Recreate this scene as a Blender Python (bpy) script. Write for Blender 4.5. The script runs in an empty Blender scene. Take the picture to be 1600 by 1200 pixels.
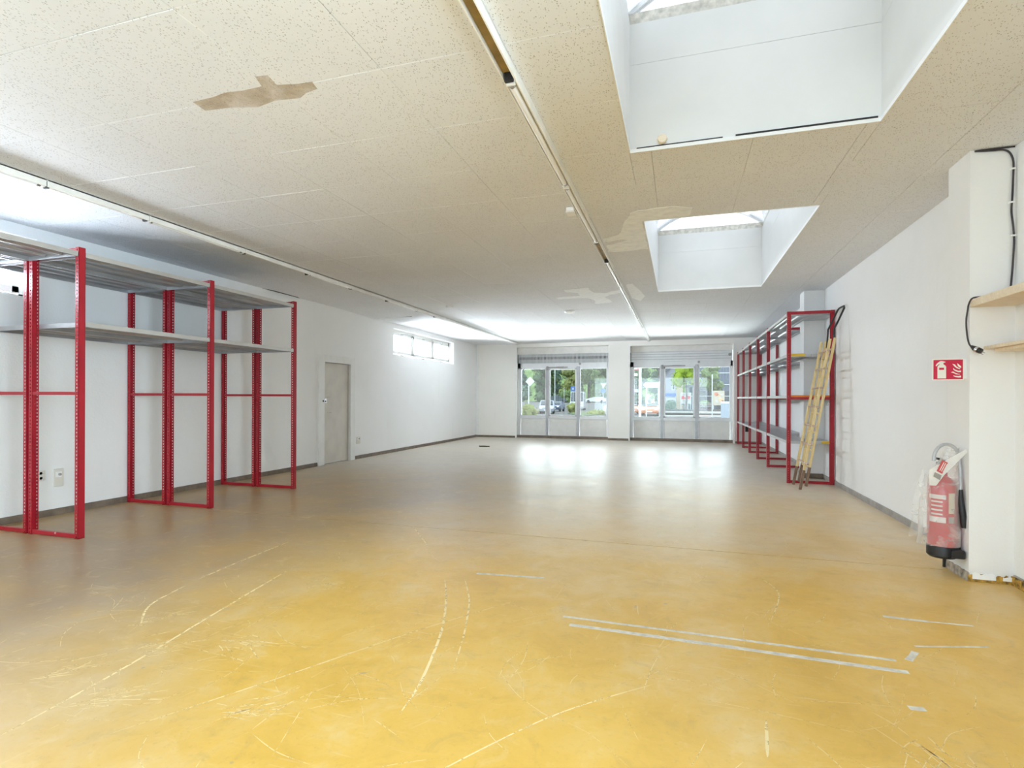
import bpy, bmesh, math, random
from mathutils import Vector, Matrix, noise as mnoise
R = random.Random(7)
SC = bpy.context.scene
COL = SC.collection
PI = math.pi

# ------------------------------------------------------------------ camera, sky, exposure
CAM_H = 1.27
cam = bpy.data.cameras.new('camera')
cam.sensor_fit = 'HORIZONTAL'; cam.sensor_width = 36.0
cam.lens = 846.73 / 1600 * 36.0
cam.shift_y = 22.3 / 1600
cam.clip_start = 0.05; cam.clip_end = 500
camo = bpy.data.objects.new('camera', cam); COL.objects.link(camo)
yaw = math.radians(17.23); roll = 0.00361
fw = Vector((-math.sin(yaw), math.cos(yaw), 0)); r0 = Vector((math.cos(yaw), math.sin(yaw), 0)); u0 = Vector((0, 0, 1))
rt = r0 * math.cos(roll) + u0 * math.sin(roll); up = u0 * math.cos(roll) - r0 * math.sin(roll)
M = Matrix((rt, up, -fw)).transposed().to_4x4(); M.translation = (0, 0, CAM_H)
camo.matrix_world = M
SC.camera = camo

SC.view_settings.view_transform = 'Standard'
SC.view_settings.look = 'None'
SC.view_settings.gamma = 1.0
SC.view_settings.use_curve_mapping = False
SC.view_settings.exposure = 1.33
SKY = 1.32
w = bpy.data.worlds.new('overcast_sky'); SC.world = w; w.use_nodes = True
nt = w.node_tree; nt.nodes.clear()
o_ = nt.nodes.new('ShaderNodeOutputWorld'); bg = nt.nodes.new('ShaderNodeBackground')
tc = nt.nodes.new('ShaderNodeTexCoord'); no_ = nt.nodes.new('ShaderNodeTexNoise'); no_.inputs['Scale'].default_value = 2.2; no_.inputs['Detail'].default_value = 5
rp = nt.nodes.new('ShaderNodeValToRGB')
rp.color_ramp.elements[0].position = .35; rp.color_ramp.elements[0].color = (.74, .88, 1.06, 1)
rp.color_ramp.elements[1].position = .7; rp.color_ramp.elements[1].color = (.88, .95, 1.0, 1)
nt.links.new(tc.outputs['Generated'], no_.inputs['Vector']); nt.links.new(no_.outputs['Fac'], rp.inputs['Fac'])
nt.links.new(rp.outputs['Color'], bg.inputs['Color']); bg.inputs['Strength'].default_value = SKY
nt.links.new(bg.outputs[0], o_.inputs[0])
cy = SC.cycles
cy.max_bounces = 14; cy.diffuse_bounces = 9; cy.glossy_bounces = 4; cy.transmission_bounces = 6; cy.transparent_max_bounces = 16
cy.sample_clamp_indirect = 12; cy.caustics_reflective = False; cy.caustics_refractive = False

def portal(name, loc, rot, sx, sy):
    l = bpy.data.lights.new(name, 'AREA'); l.shape = 'RECTANGLE'; l.size = sx; l.size_y = sy; l.energy = 1.0
    l.cycles.is_portal = True
    o = bpy.data.objects.new(name, l); o.location = loc; o.rotation_euler = rot; COL.objects.link(o)

# ------------------------------------------------------------------ room dimensions (metres)
H = 3.018
XL, XR = -6.40, 2.20
YB, YW = 16.685, 16.97
YF = -5.6                      # wall behind the camera
SX0, SX1 = -0.35, 1.20         # skylight shafts
SKYS = [(0.23, 3.93), (5.465, 9.155), (-5.01, -1.31)]
SHZ = 3.93                     # top of the shafts
W1 = (-5.06, -2.10); W2 = (-1.465, 1.46)
portal('sky_portal', (.425, 2.08, 3.0), (0, 0, 0), 1.55, 3.7)
portal('sky_portal.001', (.425, 7.31, 3.0), (0, 0, 0), 1.55, 3.69)
portal('sky_portal.002', (.425, -3.16, 3.0), (0, 0, 0), 1.55, 3.7)
portal('sky_portal.003', (-3.58, 17.3, 1.5), (PI / 2, 0, 0), 3.0, 1.7)
portal('sky_portal.004', (0.0, 17.3, 1.5), (PI / 2, 0, 0), 3.0, 1.7)
for i, o in enumerate([o for o in COL.objects if o.name.startswith('sky_portal')]):
    if o.location.y > 17: o.rotation_euler = (-PI / 2, 0, 0)   # face into the room (-Y)
def area_lamp(name, loc, rot, sx, sy, watts, col=(1, 1, 1)):
    l = bpy.data.lights.new(name, 'AREA'); l.shape = 'RECTANGLE'; l.size = sx; l.size_y = sy; l.energy = watts; l.color = col
    o = bpy.data.objects.new(name, l); o.location = loc; o.rotation_euler = rot; COL.objects.link(o)
# daylight calls: fill lamps added outside the invented rear glazing and high above the street
area_lamp('fill_rear_glazing', (-2.1, -6.0, 1.57), (PI / 2, 0, 0), 7.8, 2.45, 150, (.76, .88, 1.04))
area_lamp('fill_above_street', (-1.8, 45.0, 7.6), (math.radians(-84), 0, 0), 34.0, 6.0, 1500, (.88, .94, 1))
# fill lamps added outside, aimed like bounce from pavement and yard
area_lamp('fill_pavement_bounce', (-1.8, 20.6, -.33), (PI, 0, 0), 12.0, 5.0, 2500, (.93, .96, 1))
area_lamp('fill_yard_bounce', (-11.5, 8.0, 1.5), (0, math.radians(-97), 0), 1.6, 19.0, 3300, (.86, .93, 1))
area_lamp('fill_side_window', (2.75, -1.2, 1.6), (0, math.radians(90), 0), 2.2, 5.0, 310, (.76, .88, 1.04))  # fill lamp added outside the invented side window
area_lamp('daylight_high_window', (-7.1, 13.04, 2.65), (0, math.radians(-86), 0), .8, 3.6, 380, (.88, .94, 1))
area_lamp('daylight_high_window.001', (-7.1, 2.2, 2.65), (0, math.radians(-86), 0), .8, 3.6, 200, (.80, .90, 1))

# ------------------------------------------------------------------ materials
def nodes(name):
    m = bpy.data.materials.new(name); m.use_nodes = True
    t = m.node_tree; b = t.nodes['Principled BSDF']
    return m, t, b
def N(t, typ, **kw):
    n = t.nodes.new(typ)
    for k, v in kw.items():
        if k.startswith('_'): setattr(n, k[1:], v)
        else:
            n.inputs[k.replace('__', ' ')].default_value = v
    return n
def math_(t, op, a, b=None, clamp=False):
    n = t.nodes.new('ShaderNodeMath'); n.operation = op; n.use_clamp = clamp
    for i, x in enumerate((a, b)):
        if x is None: continue
        if isinstance(x, (int, float)): n.inputs[i].default_value = x
        else: t.links.new(x, n.inputs[i])
    return n.outputs[0]
def ramp(t, fac, stops):
    n = t.nodes.new('ShaderNodeValToRGB'); e = n.color_ramp.elements
    while len(e) < len(stops): e.new(.5)
    for el, (p, c) in zip(e, stops):
        el.position = p; el.color = (*c, 1) if len(c) == 3 else c
    t.links.new(fac, n.inputs[0]); return n.outputs[0]
def sm(t, v, a, b):
    n = t.nodes.new('ShaderNodeMapRange'); n.interpolation_type = 'SMOOTHSTEP'
    n.inputs[1].default_value = a; n.inputs[2].default_value = b
    t.links.new(v, n.inputs[0]); return n.outputs[0]
def mix(t, f, a, b):
    n = t.nodes.new('ShaderNodeMix'); n.data_type = 'RGBA'
    for i, x in ((0, f), (6, a), (7, b)):
        if isinstance(x, (int, float)): n.inputs[i].default_value = x
        elif isinstance(x, tuple): n.inputs[i].default_value = (*x, 1)
        else: t.links.new(x, n.inputs[i])
    return n.outputs[2]
def noise(t, vec, scale, detail=4, rough=.55, dist=0):
    n = t.nodes.new('ShaderNodeTexNoise'); n.inputs['Scale'].default_value = scale; n.inputs['Detail'].default_value = detail
    n.inputs['Roughness'].default_value = rough; n.inputs['Distortion'].default_value = dist
    if vec is not None: t.links.new(vec, n.inputs['Vector'])
    return n.outputs['Fac']
def pos(t): return t.nodes.new('ShaderNodeNewGeometry').outputs['Position']
def objc(t): return t.nodes.new('ShaderNodeTexCoord').outputs['Object']
def mapping(t, v, scale=(1, 1, 1), rot=(0, 0, 0), loc=(0, 0, 0)):
    n = t.nodes.new('ShaderNodeMapping'); n.inputs['Scale'].default_value = scale; n.inputs['Rotation'].default_value = rot; n.inputs['Location'].default_value = loc
    t.links.new(v, n.inputs['Vector']); return n.outputs[0]
def bump(t, b, h, strength=.3, dist=.01):
    n = t.nodes.new('ShaderNodeBump'); n.inputs['Strength'].default_value = strength; n.inputs['Distance'].default_value = dist
    t.links.new(h, n.inputs['Height']); t.links.new(n.outputs[0], b.inputs['Normal'])

def simple(name, col, rough=.5, metal=0, var=.06, scale=6, bumps=0, bscale=80, world=True, spec=.5):
    m, t, b = nodes(name)
    v = pos(t) if world else objc(t)
    f = noise(t, v, scale, 5)
    lo = tuple(c * (1 - var * 2) for c in col); hi = tuple(min(1, c * (1 + var)) for c in col)
    t.links.new(ramp(t, f, [(.3, lo), (.65, hi)]), b.inputs['Base Color'])
    b.inputs['Roughness'].default_value = rough; b.inputs['Metallic'].default_value = metal
    b.inputs['Specular IOR Level'].default_value = spec
    if bumps: bump(t, b, noise(t, v, bscale, 3), bumps)
    return m

def m_wall(name, col, dirt=(.62, .56, .47), amount=.35):
    m, t, b = nodes(name); p = pos(t)
    big = noise(t, p, .9, 6, .6); st = noise(t, mapping(t, p, (2.2, 2.2, .35)), 1.6, 5, .6)
    f = math_(t, 'MULTIPLY', sm(t, st, .55, .85), amount)
    c = mix(t, f, ramp(t, big, [(.3, tuple(x * .965 for x in col)), (.65, col)]), dirt)
    t.links.new(c, b.inputs['Base Color']); b.inputs['Roughness'].default_value = .75; b.inputs['Specular IOR Level'].default_value = .25
    h = math_(t, 'ADD', noise(t, p, 55, 4, .6), noise(t, p, 16, 3))
    bump(t, b, h, .45, .004)
    return m
MAT = {}
MAT['wall'] = m_wall('white_woodchip_plaster', (.89, .89, .885), amount=.12)
MAT['cream_wall'] = m_wall('cream_plaster', (.88, .86, .815), amount=.15)
MAT['white_paint'] = simple('white_gloss_paint', (.84, .84, .82), .38, var=.02)
MAT['shaft'] = simple('shaft_white_paint', (.75, .75, .735), .5, var=.015, scale=3)
MAT['door'] = simple('beige_door_paint', (.66, .62, .56), .45, var=.04, scale=4)
MAT['dark'] = simple('dark_cavity', (.03, .028, .026), .9)
MAT['base_brown'] = simple('grey_brown_skirting', (.20, .155, .115), .6, var=.15, scale=9)
MAT['base_grey'] = simple('grey_skirting', (.36, .335, .31), .6, var=.12, scale=9)
MAT['red'] = None
MAT['wood'] = None

def m_tile():
    m, t, b = nodes('acoustic_tile'); p = pos(t)
    vor = t.nodes.new('ShaderNodeTexVoronoi'); vor.inputs['Scale'].default_value = 92; vor.inputs['Randomness'].default_value = 1
    t.links.new(mapping(t, p, (1, .62, 0)), vor.inputs['Vector'])
    sel = noise(t, p, 38, 2)
    hole = math_(t, 'MULTIPLY', math_(t, 'SUBTRACT', 1.0, sm(t, vor.outputs['Distance'], .16, .30)), sm(t, sel, .36, .48))
    big = noise(t, p, .7, 5)
    c = ramp(t, big, [(.3, (.78, .79, .815)), (.7, (.825, .84, .87))])
    # old water marks keep their own outline
    c = mix(t, math_(t, 'MULTIPLY', hole, .62), c, (.26, .21, .17))
    t.links.new(c, b.inputs['Base Color']); b.inputs['Roughness'].default_value = .85; b.inputs['Specular IOR Level'].default_value = .2
    bump(t, b, math_(t, 'ADD', math_(t, 'MULTIPLY', hole, -1.0), math_(t, 'MULTIPLY', noise(t, p, 120, 3), .25)), .5, .004)
    return m
MAT['tile'] = m_tile()
MAT['slab'] = simple('ceiling_slab', (.5, .46, .41), .9)
MAT['plaster'] = simple('torn_white_plaster', (.93, .96, .99), .8, var=.05, scale=14, bumps=.25, bscale=30)
MAT['filler'] = simple('white_filler', (.95, .97, .99), .8, var=.03, scale=14, bumps=.3, bscale=30)

def m_floor():
    m, t, b = nodes('worn_yellow_floor_coating'); p = pos(t)
    sep = t.nodes.new('ShaderNodeSeparateXYZ'); t.links.new(p, sep.inputs[0]); X, Y = sep.outputs[0], sep.outputs[1]
    big = noise(t, p, .55, 7, .62, .4); med = noise(t, p, 2.6, 6, .65, .6); fine = noise(t, p, 38, 4, .7)
    # worn along the racks and towards the shop windows, where reflection is painted in too
    wx = sm(t, X, -1.3, -4.0); wy = sm(t, Y, 3.0, 6.8)
    wear_and_bounce = math_(t, 'MAXIMUM', math_(t, 'MAXIMUM', wx, wy), sm(t, Y, 1.1, -.6))  # grey behind the camera is added to cut yellow bounce
    wear_and_bounce = math_(t, 'ADD', math_(t, 'MULTIPLY', wear_and_bounce, .85), math_(t, 'MULTIPLY', math_(t, 'SUBTRACT', big, .5), 1.5))
    wear_and_bounce = math_(t, 'ADD', wear_and_bounce, math_(t, 'MULTIPLY', math_(t, 'SUBTRACT', med, .5), .7), True)
    yellow = ramp(t, med, [(.25, (.66, .40, .07)), (.5, (.75, .47, .10)), (.78, (.79, .55, .19))])
    grey = ramp(t, med, [(.25, (.32, .225, .13)), (.75, (.45, .345, .23))])
    tan = ramp(t, med, [(.25, (.56, .44, .28)), (.75, (.70, .58, .42))])
    grey = mix(t, sm(t, X, -3.6, -1.2), grey, tan)
    c = mix(t, wear_and_bounce, yellow, grey)
    c = mix(t, math_(t, 'MULTIPLY', sm(t, Y, 6.5, 10), .75), c, ramp(t, med, [(.3, (.56, .52, .46)), (.7, (.70, .66, .61))]))  # far floor paled, window reflection and bounce put into its colour
    # scuffs: stretched noise in two directions
    for rot, sc, th, amt in ((.75, (3.0, 55, 1), .62, .40), (-.55, (2.5, 60, 1), .64, .32), (1.2, (1.2, 30, 1), .66, .30)):
        s = noise(t, mapping(t, p, sc, (0, 0, rot)), 1.0, 3, .5)
        blot = sm(t, noise(t, mapping(t, p, (1, 1, 1), loc=(rot * 9, 3, 0)), 1.3, 3), .42, .68)
        c = mix(t, math_(t, 'MULTIPLY', math_(t, 'MULTIPLY', sm(t, s, th, th + .1), blot), amt), c, (.80, .69, .46))
    c = mix(t, math_(t, 'MULTIPLY', sm(t, fine, .55, .75), .22), c, (.30, .20, .09))
    mott = noise(t, p, 7, 6, .7, .8); c = mix(t, math_(t, 'MULTIPLY', sm(t, mott, .52, .70), .20), c, (.36, .25, .11)); c = mix(t, math_(t, 'MULTIPLY', sm(t, mott, .46, .30), .22), c, (.84, .66, .36))
    spot = sm(t, noise(t, p, 9, 2), .735, .77)
    c = mix(t, math_(t, 'MULTIPLY', spot, .5), c, (.33, .30, .25))
    t.links.new(c, b.inputs['Base Color'])
    r = math_(t, 'ADD', .22, math_(t, 'MULTIPLY', med, .22)); r = math_(t, 'ADD', r, math_(t, 'MULTIPLY', fine, .06))
    t.links.new(r, b.inputs['Roughness']); b.inputs['IOR'].default_value = 1.5
    b.inputs['Specular IOR Level'].default_value = .38
    h = math_(t, 'ADD', noise(t, p, 1.6, 4, .5), math_(t, 'MULTIPLY', noise(t, p, 24, 4), .05))
    bump(t, b, h, .22, .012)
    return m
MAT['floor'] = m_floor()
MAT['groove'] = simple('dirty_joint', (.09, .07, .05), .9)
MAT['strip'] = simple('grey_filler_strip', (.70, .665, .60), .85, spec=.1, var=.12, scale=20, bumps=.5, bscale=70)
def m_scratch():
    m, t, b = nodes('scratch_marks'); b.inputs['Base Color'].default_value = (.88, .71, .39, 1); b.inputs['Roughness'].default_value = .9; b.inputs['Specular IOR Level'].default_value = .0
    tr = t.nodes.new('ShaderNodeBsdfTransparent'); mx = t.nodes.new('ShaderNodeMixShader')
    f = math_(t, 'MULTIPLY', sm(t, noise(t, pos(t), 18, 4, .7), .40, .50), .95)
    t.links.new(f, mx.inputs[0]); t.links.new(tr.outputs[0], mx.inputs[1]); t.links.new(b.outputs[0], mx.inputs[2])
    t.links.new(mx.outputs[0], t.nodes['Material Output'].inputs[0]); return m
MAT['scratch'] = m_scratch()
def m_stain():
    m, t, b = nodes('old_water_stain'); b.inputs['Base Color'].default_value = (.50, .33, .12, 1); b.inputs['Roughness'].default_value = .9
    tr = t.nodes.new('ShaderNodeBsdfTransparent'); mx = t.nodes.new('ShaderNodeMixShader')
    f = math_(t, 'MULTIPLY', sm(t, noise(t, pos(t), 5, 5, .6), .1, .75), .30)
    t.links.new(f, mx.inputs[0]); t.links.new(tr.outputs[0], mx.inputs[1]); t.links.new(b.outputs[0], mx.inputs[2])
    t.links.new(mx.outputs[0], t.nodes['Material Output'].inputs[0]); return m
MAT['stain'] = m_stain()

def m_red(name, holes):
    m, t, b = nodes(name); p = pos(t)
    f = noise(t, p, 5, 5)
    c = ramp(t, f, [(.3, (.34, .009, .02)), (.7, (.43, .014, .027))])
    chip = sm(t, noise(t, p, 14, 3), .74, .76)
    c = mix(t, math_(t, 'MULTIPLY', chip, .7), c, (.7, .45, .42))
    t.links.new(c, b.inputs['Base Color']); b.inputs['Roughness'].default_value = .32
    if holes:       # punched slots every 33 mm right through the sheet
        o = objc(t); sp = t.nodes.new('ShaderNodeSeparateXYZ'); t.links.new(o, sp.inputs[0])
        z = math_(t, 'FRACT', math_(t, 'MULTIPLY', sp.outputs[2], 30.0)); hz = math_(t, 'LESS_THAN', math_(t, 'ABSOLUTE', math_(t, 'SUBTRACT', z, .5)), .21)
        hx = math_(t, 'LESS_THAN', math_(t, 'ABSOLUTE', sp.outputs[0]), .0065)
        hole = math_(t, 'MULTIPLY', hz, hx)
        tr = t.nodes.new('ShaderNodeBsdfTransparent'); mx = t.nodes.new('ShaderNodeMixShader')
        t.links.new(hole, mx.inputs[0]); t.links.new(b.outputs[0], mx.inputs[1]); t.links.new(tr.outputs[0], mx.inputs[2])
        t.links.new(mx.outputs[0], t.nodes['Material Output'].inputs[0])
    return m
MAT['red'] = m_red('red_steel_paint', False); MAT['red_holes'] = m_red('red_punched_steel', True)
MAT['galv'] = simple('galvanised_steel', (.50, .51, .53), .38, .55, var=.10, scale=3)
MAT['galv_lip'] = simple('galvanised_lip', (.62, .61, .59), .35, .45, var=.06, scale=3)
MAT['yellow_coloured'] = simple('yellow_coloured', (.75, .50, .05), .5)
MAT['orange_coloured'] = simple('orange_coloured', (.80, .25, .03), .5)

def m_wood(name, c0, c1, sc=(1, 1, 1)):
    m, t, b = nodes(name); o = objc(t)
    f = noise(t, mapping(t, o, sc), 6, 6, .6, 1.2)
    t.links.new(ramp(t, f, [(.3, c0), (.68, c1)]), b.inputs['Base Color']); b.inputs['Roughness'].default_value = .5
    bump(t, b, f, .1, .002); return m
MAT['ladder_wood'] = m_wood('pale_ash_wood', (.66, .48, .20), (.82, .66, .36), (6, 6, .5))
MAT['ladder_dark'] = m_wood('dirty_ladder_foot', (.14, .075, .045), (.28, .17, .11), (5, 5, 2))
MAT['rung'] = m_wood('worn_rung_wood', (.34, .19, .14), (.60, .45, .33), (4, .6, 4))
MAT['board'] = m_wood('pale_shelf_board', (.74, .60, .42), (.86, .75, .58), (.8, 5, 5))
MAT['black'] = simple('black_plastic', (.018, .018, .02), .45)
MAT['cable'] = simple('dark_cable', (.045, .035, .04), .5)
MAT['metal'] = simple('bright_metal', (.6, .6, .6), .25, .9)
MAT['clip'] = simple('white_plastic', (.9, .9, .89), .4, var=.02)
MAT['cream_plastic'] = simple('cream_plastic', (.74, .71, .64), .35, var=.02)
MAT['lamp_body'] = simple('lamp_white_enamel', (.90, .895, .87), .4, var=.04)
MAT['lamp_inner'] = simple('aged_brown_reflector', (.30, .20, .055), .45, var=.15, scale=8)
MAT['tube'] = simple('unlit_fluorescent_tube', (.95, .96, .98), .2, var=.02)
MAT['alu'] = simple('white_coated_aluminium', (.74, .75, .76), .35, .1, var=.02)
MAT['alu_grey'] = simple('grey_aluminium', (.50, .51, .53), .4, .2, var=.05)
MAT['grille'] = simple('grey_grille', (.34, .34, .345), .5, .2, var=.05)
MAT['panel'] = simple('white_infill_panel', (.78, .77, .74), .5, var=.03)

def m_glass(name, tint=(.93, .97, .95), veil=0.0):
    m, t, b = nodes(name)
    tr = t.nodes.new('ShaderNodeBsdfTransparent'); tr.inputs[0].default_value = (*tint, 1)
    gl = t.nodes.new('ShaderNodeBsdfGlossy'); gl.inputs['Roughness'].default_value = .02
    fr = t.nodes.new('ShaderNodeFresnel'); fr.inputs[0].default_value = 1.45
    mx = t.nodes.new('ShaderNodeMixShader'); t.links.new(fr.outputs[0], mx.inputs[0]); t.links.new(tr.outputs[0], mx.inputs[1]); t.links.new(gl.outputs[0], mx.inputs[2])
    out = mx.outputs[0]
    if veil:   # translucent veil mixed into the pane
        df = t.nodes.new('ShaderNodeBsdfTranslucent'); df.inputs[0].default_value = (.9, .9, .9, 1) if tint[0] > .5 else (.7, .7, .7, 1)
        m2 = t.nodes.new('ShaderNodeMixShader'); m2.inputs[0].default_value = veil
        t.links.new(out, m2.inputs[1]); t.links.new(df.outputs[0], m2.inputs[2]); out = m2.outputs[0]
    t.links.new(out, t.nodes['Material Output'].inputs[0]); return m
MAT['glass'] = m_glass('window_glass'); MAT['glass_veiled'] = m_glass('veiled_window_glass', (.93, .97, .95), .012)
MAT['poly'] = m_glass('milky_polycarbonate', (.62, .62, .61), .30); MAT['poly_bright'] = m_glass('brighter_polycarbonate', (.93, .93, .92), .22)  # second tint lets more light through the far skylight to brighten mid room
MAT['frosted'] = m_glass('frosted_pane', (.9, .92, .94), .04)
def m_bag():
    m, t, b = nodes('clear_crumpled_plastic'); b.inputs['Base Color'].default_value = (.86, .85, .84, 1); b.inputs['Roughness'].default_value = .25
    tr = t.nodes.new('ShaderNodeBsdfTransparent'); mx = t.nodes.new('ShaderNodeMixShader')
    lw = t.nodes.new('ShaderNodeLayerWeight'); lw.inputs[0].default_value = .35
    o = objc(t)
    f = math_(t, 'ADD', .20, math_(t, 'MULTIPLY', lw.outputs['Facing'], .55)); f = math_(t, 'ADD', f, math_(t, 'MULTIPLY', sm(t, noise(t, o, 7, 3, .6, 1.5), .5, .8), .35), True)
    t.links.new(f, mx.inputs[0]); t.links.new(tr.outputs[0], mx.inputs[1]); t.links.new(b.outputs[0], mx.inputs[2])
    bump(t, b, noise(t, o, 16, 3), .5, .01)
    t.links.new(mx.outputs[0], t.nodes['Material Output'].inputs[0]); return m
MAT['bag'] = m_bag()
MAT['ext_red'] = simple('extinguisher_red', (.58, .02, .03), .28, var=.03, world=False)
MAT['sign_red'] = simple('sign_red', (.60, .0, .045), .4, var=.02)
MAT['sign_white'] = simple('sign_luminous_white', (.84, .84, .76), .5, var=.02)
MAT['label_white'] = simple('label_white', (.82, .80, .77), .4)
MAT['label_beige'] = simple('label_beige', (.68, .62, .48), .5)
MAT['label_grey'] = simple('label_grey', (.35, .33, .31), .5)
MAT['red_print'] = simple('red_print', (.62, .10, .10), .5)

# ------------------------------------------------------------------ mesh helpers
class MB:
    def __init__(s): s.b = bmesh.new()
    def box(s, x0, x1, y0, y1, z0, z1, bev=0, rot=None):
        r = bmesh.ops.create_cube(s.b, size=1)['verts']
        c = Vector(((x0 + x1) / 2, (y0 + y1) / 2, (z0 + z1) / 2))
        for v in r: v.co = Vector((v.co.x * (x1 - x0), v.co.y * (y1 - y0), v.co.z * (z1 - z0)))
        if rot is not None:
            for v in r: v.co = rot @ v.co
        for v in r: v.co += c
        if bev > 0:
            es = list({e for v in r for e in v.link_edges})
            bmesh.ops.bevel(s.b, geom=es, offset=bev, segments=1, affect='EDGES', profile=.5)
        return s
    def poly(s, pts, vec):
        vec = Vector(vec)
        a = [s.b.verts.new(p) for p in pts]; c = [s.b.verts.new(Vector(p) + vec) for p in pts]
        n = len(pts)
        s.b.faces.new(a); s.b.faces.new(c[::-1])
        for i in range(n): s.b.faces.new((a[i], c[i], c[(i + 1) % n], a[(i + 1) % n]))
        return s
    def flat(s, pts):
        s.b.faces.new([s.b.verts.new(p) for p in pts]); return s
    def tube(s, pts, r, seg=8, cap=True):
        pts = [Vector(p) for p in pts]; rings = []; rr = r if isinstance(r, (list, tuple)) else [r] * len(pts)
        prev = None
        for i, p in enumerate(pts):
            d = (pts[min(i + 1, len(pts) - 1)] - pts[max(i - 1, 0)]).normalized()
            if prev is None:
                a = Vector((0, 0, 1)) if abs(d.z) < .9 else Vector((1, 0, 0)); n = d.cross(a).normalized()
            else:
                n = (prev - d * prev.dot(d)).normalized()
            prev = n; q = d.cross(n)
            rings.append([s.b.verts.new(p + (n * math.cos(2 * PI * k / seg) + q * math.sin(2 * PI * k / seg)) * rr[i]) for k in range(seg)])
        for a, c in zip(rings, rings[1:]):
            for k in range(seg): s.b.faces.new((a[k], a[(k + 1) % seg], c[(k + 1) % seg], c[k]))
        if cap: s.b.faces.new(rings[0][::-1]); s.b.faces.new(rings[-1])
        return s
    def lathe(s, prof, c=(0, 0, 0), seg=24, axis='z'):
        rings = []
        for r, h in prof:
            ring = []
            for k in range(seg):
                a = 2 * PI * k / seg; x, y = r * math.cos(a), r * math.sin(a)
                p = (x, y, h) if axis == 'z' else ((h, x, y) if axis == 'x' else (x, h, y))
                ring.append(s.b.verts.new(Vector(p) + Vector(c)))
            rings.append(ring)
        for a, d in zip(rings, rings[1:]):
            for k in range(seg): s.b.faces.new((a[k], a[(k + 1) % seg], d[(k + 1) % seg], d[k]))
        s.b.faces.new(rings[0][::-1]); s.b.faces.new(rings[-1]); return s
    def build(s, name, mat, parent=None, label=None, smooth=False, kind=None, keep=False):
        if parent is not None and not keep:
            off = parent.matrix_world.translation if False else world_loc(parent)
            bmesh.ops.translate(s.b, verts=s.b.verts, vec=-off)
        bmesh.ops.recalc_face_normals(s.b, faces=s.b.faces)
        me = bpy.data.meshes.new(name); s.b.to_mesh(me); s.b.free()
        me.materials.append(mat)
        if smooth:
            for p in me.polygons: p.use_smooth = True
            try: me.set_sharp_from_angle(angle=math.radians(38))
            except Exception: pass
        o = bpy.data.objects.new(name, me); COL.objects.link(o)
        if parent is not None: o.parent = parent
        if label: o['label'] = label
        if kind: o['kind'] = kind
        return o
def world_loc(o):
    v = Vector(o.location)
    return v + world_loc(o.parent) if o.parent else v
def empty(name, loc=(0, 0, 0), label=None, cat=None, group=None, kind=None, rz=0):
    o = bpy.data.objects.new(name, None); o.location = loc; o.rotation_euler = (0, 0, rz); o.empty_display_size = .1; COL.objects.link(o)
    return tag(o, label, cat, group, kind)
def tag(o, label=None, cat=None, group=None, kind=None):
    if label: o['label'] = label
    if cat: o['category'] = cat
    if group: o['group'] = group
    if kind: o['kind'] = kind
    return o
def copy_tree(o, parent=None, loc=None):
    c = o.copy(); COL.objects.link(c)
    if parent is not None: c.parent = parent
    if loc is not None: c.location = loc
    for ch in list(o.children): copy_tree(ch, c)
    return c
def st(o, label=None): return tag(o, label, None, None, 'structure')
def grid_holes(a0, a1, b0, b1, holes):
    """rectangles left over when the holes are cut out of [a0,a1]x[b0,b1]"""
    As = sorted({a0, a1, *[min(max(x, a0), a1) for h in holes for x in h[:2]]}); Bs = sorted({b0, b1, *[min(max(x, b0), b1) for h in holes for x in h[2:]]})
    out = []
    for p, q in zip(As, As[1:]):
        run = None
        for r, s_ in zip(Bs, Bs[1:]):
            ca, cb = (p + q) / 2, (r + s_) / 2
            inside = any(h[0] < ca < h[1] and h[2] < cb < h[3] for h in holes)
            if not inside:
                if run and abs(run[3] - r) < 1e-9: run[3] = s_
                else:
                    run = [p, q, r, s_]; out.append(run)
            else: run = None
    return out

# ================================================================== STRUCTURE
# ---- floor: two screed fields with an open joint between them
YJ = 4.83
fl = MB().box(XL - .3, XR + .3, YF - .3, YW + .1, -.20, -.015).build('floor', MAT['groove']); st(fl, 'worn yellow coated floor of the empty shop')
MB().box(XL, XR, YF, YJ - .006, -.015, 0).build('floor_field', MAT['floor'], fl)
MB().box(XL, XR, YJ + .006, YW, -.015, 0).build('floor_field', MAT['floor'], fl)
def strip(pts, wd, h=.0012):
    m = MB()
    for k, (a, b_) in enumerate(zip(pts, pts[1:])):
        a = Vector((*a, 0)); b_ = Vector((*b_, 0)); d = (b_ - a); L = d.length; d.normalize(); n = Vector((-d.y, d.x, 0))
        nseg = max(2, int(L / .05)); L1 = []; L2 = []
        for i in range(nseg + 1):
            p = a + d * (L * i / nseg); e = wd * (.5 + .14 * (mnoise.noise(p * 23) + .6 * mnoise.noise(p * 61))); e2 = wd * (.5 + .14 * (mnoise.noise(p * 27 + Vector((9, 3, 1)))))
            L1.append(p + n * e); L2.append(p - n * e2)
        m.poly(L1 + L2[::-1], (0, 0, h))
    return m
for nm, pts, wd in [
    ('filler_strip', [(-.646, 3.107), (.18, 3.092), (1.009, 3.075)], .022),
    ('filler_strip', [(-.588, 3.004), (.2, 2.985), (1.021, 2.957)], .034),
    ('filler_strip', [(1.141, 3.679), (1.24, 3.674), (1.36, 3.672)], .028),
    ('filler_strip', [(1.36, 3.672), (1.576, 3.677)], .014),
    ('filler_strip', [(1.068, 3.094), (1.135, 3.21)], .032),
    ('filler_strip', [(1.161, 3.281), (1.52, 3.388)], .014),
    ('filler_strip', [(-1.402, 3.676), (-.915, 3.73)], .026),
    ('filler_strip', [(.905, 2.62), (.965, 2.625)], .03)]:
    strip(pts, wd).build(nm, MAT['strip'], fl)
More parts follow.
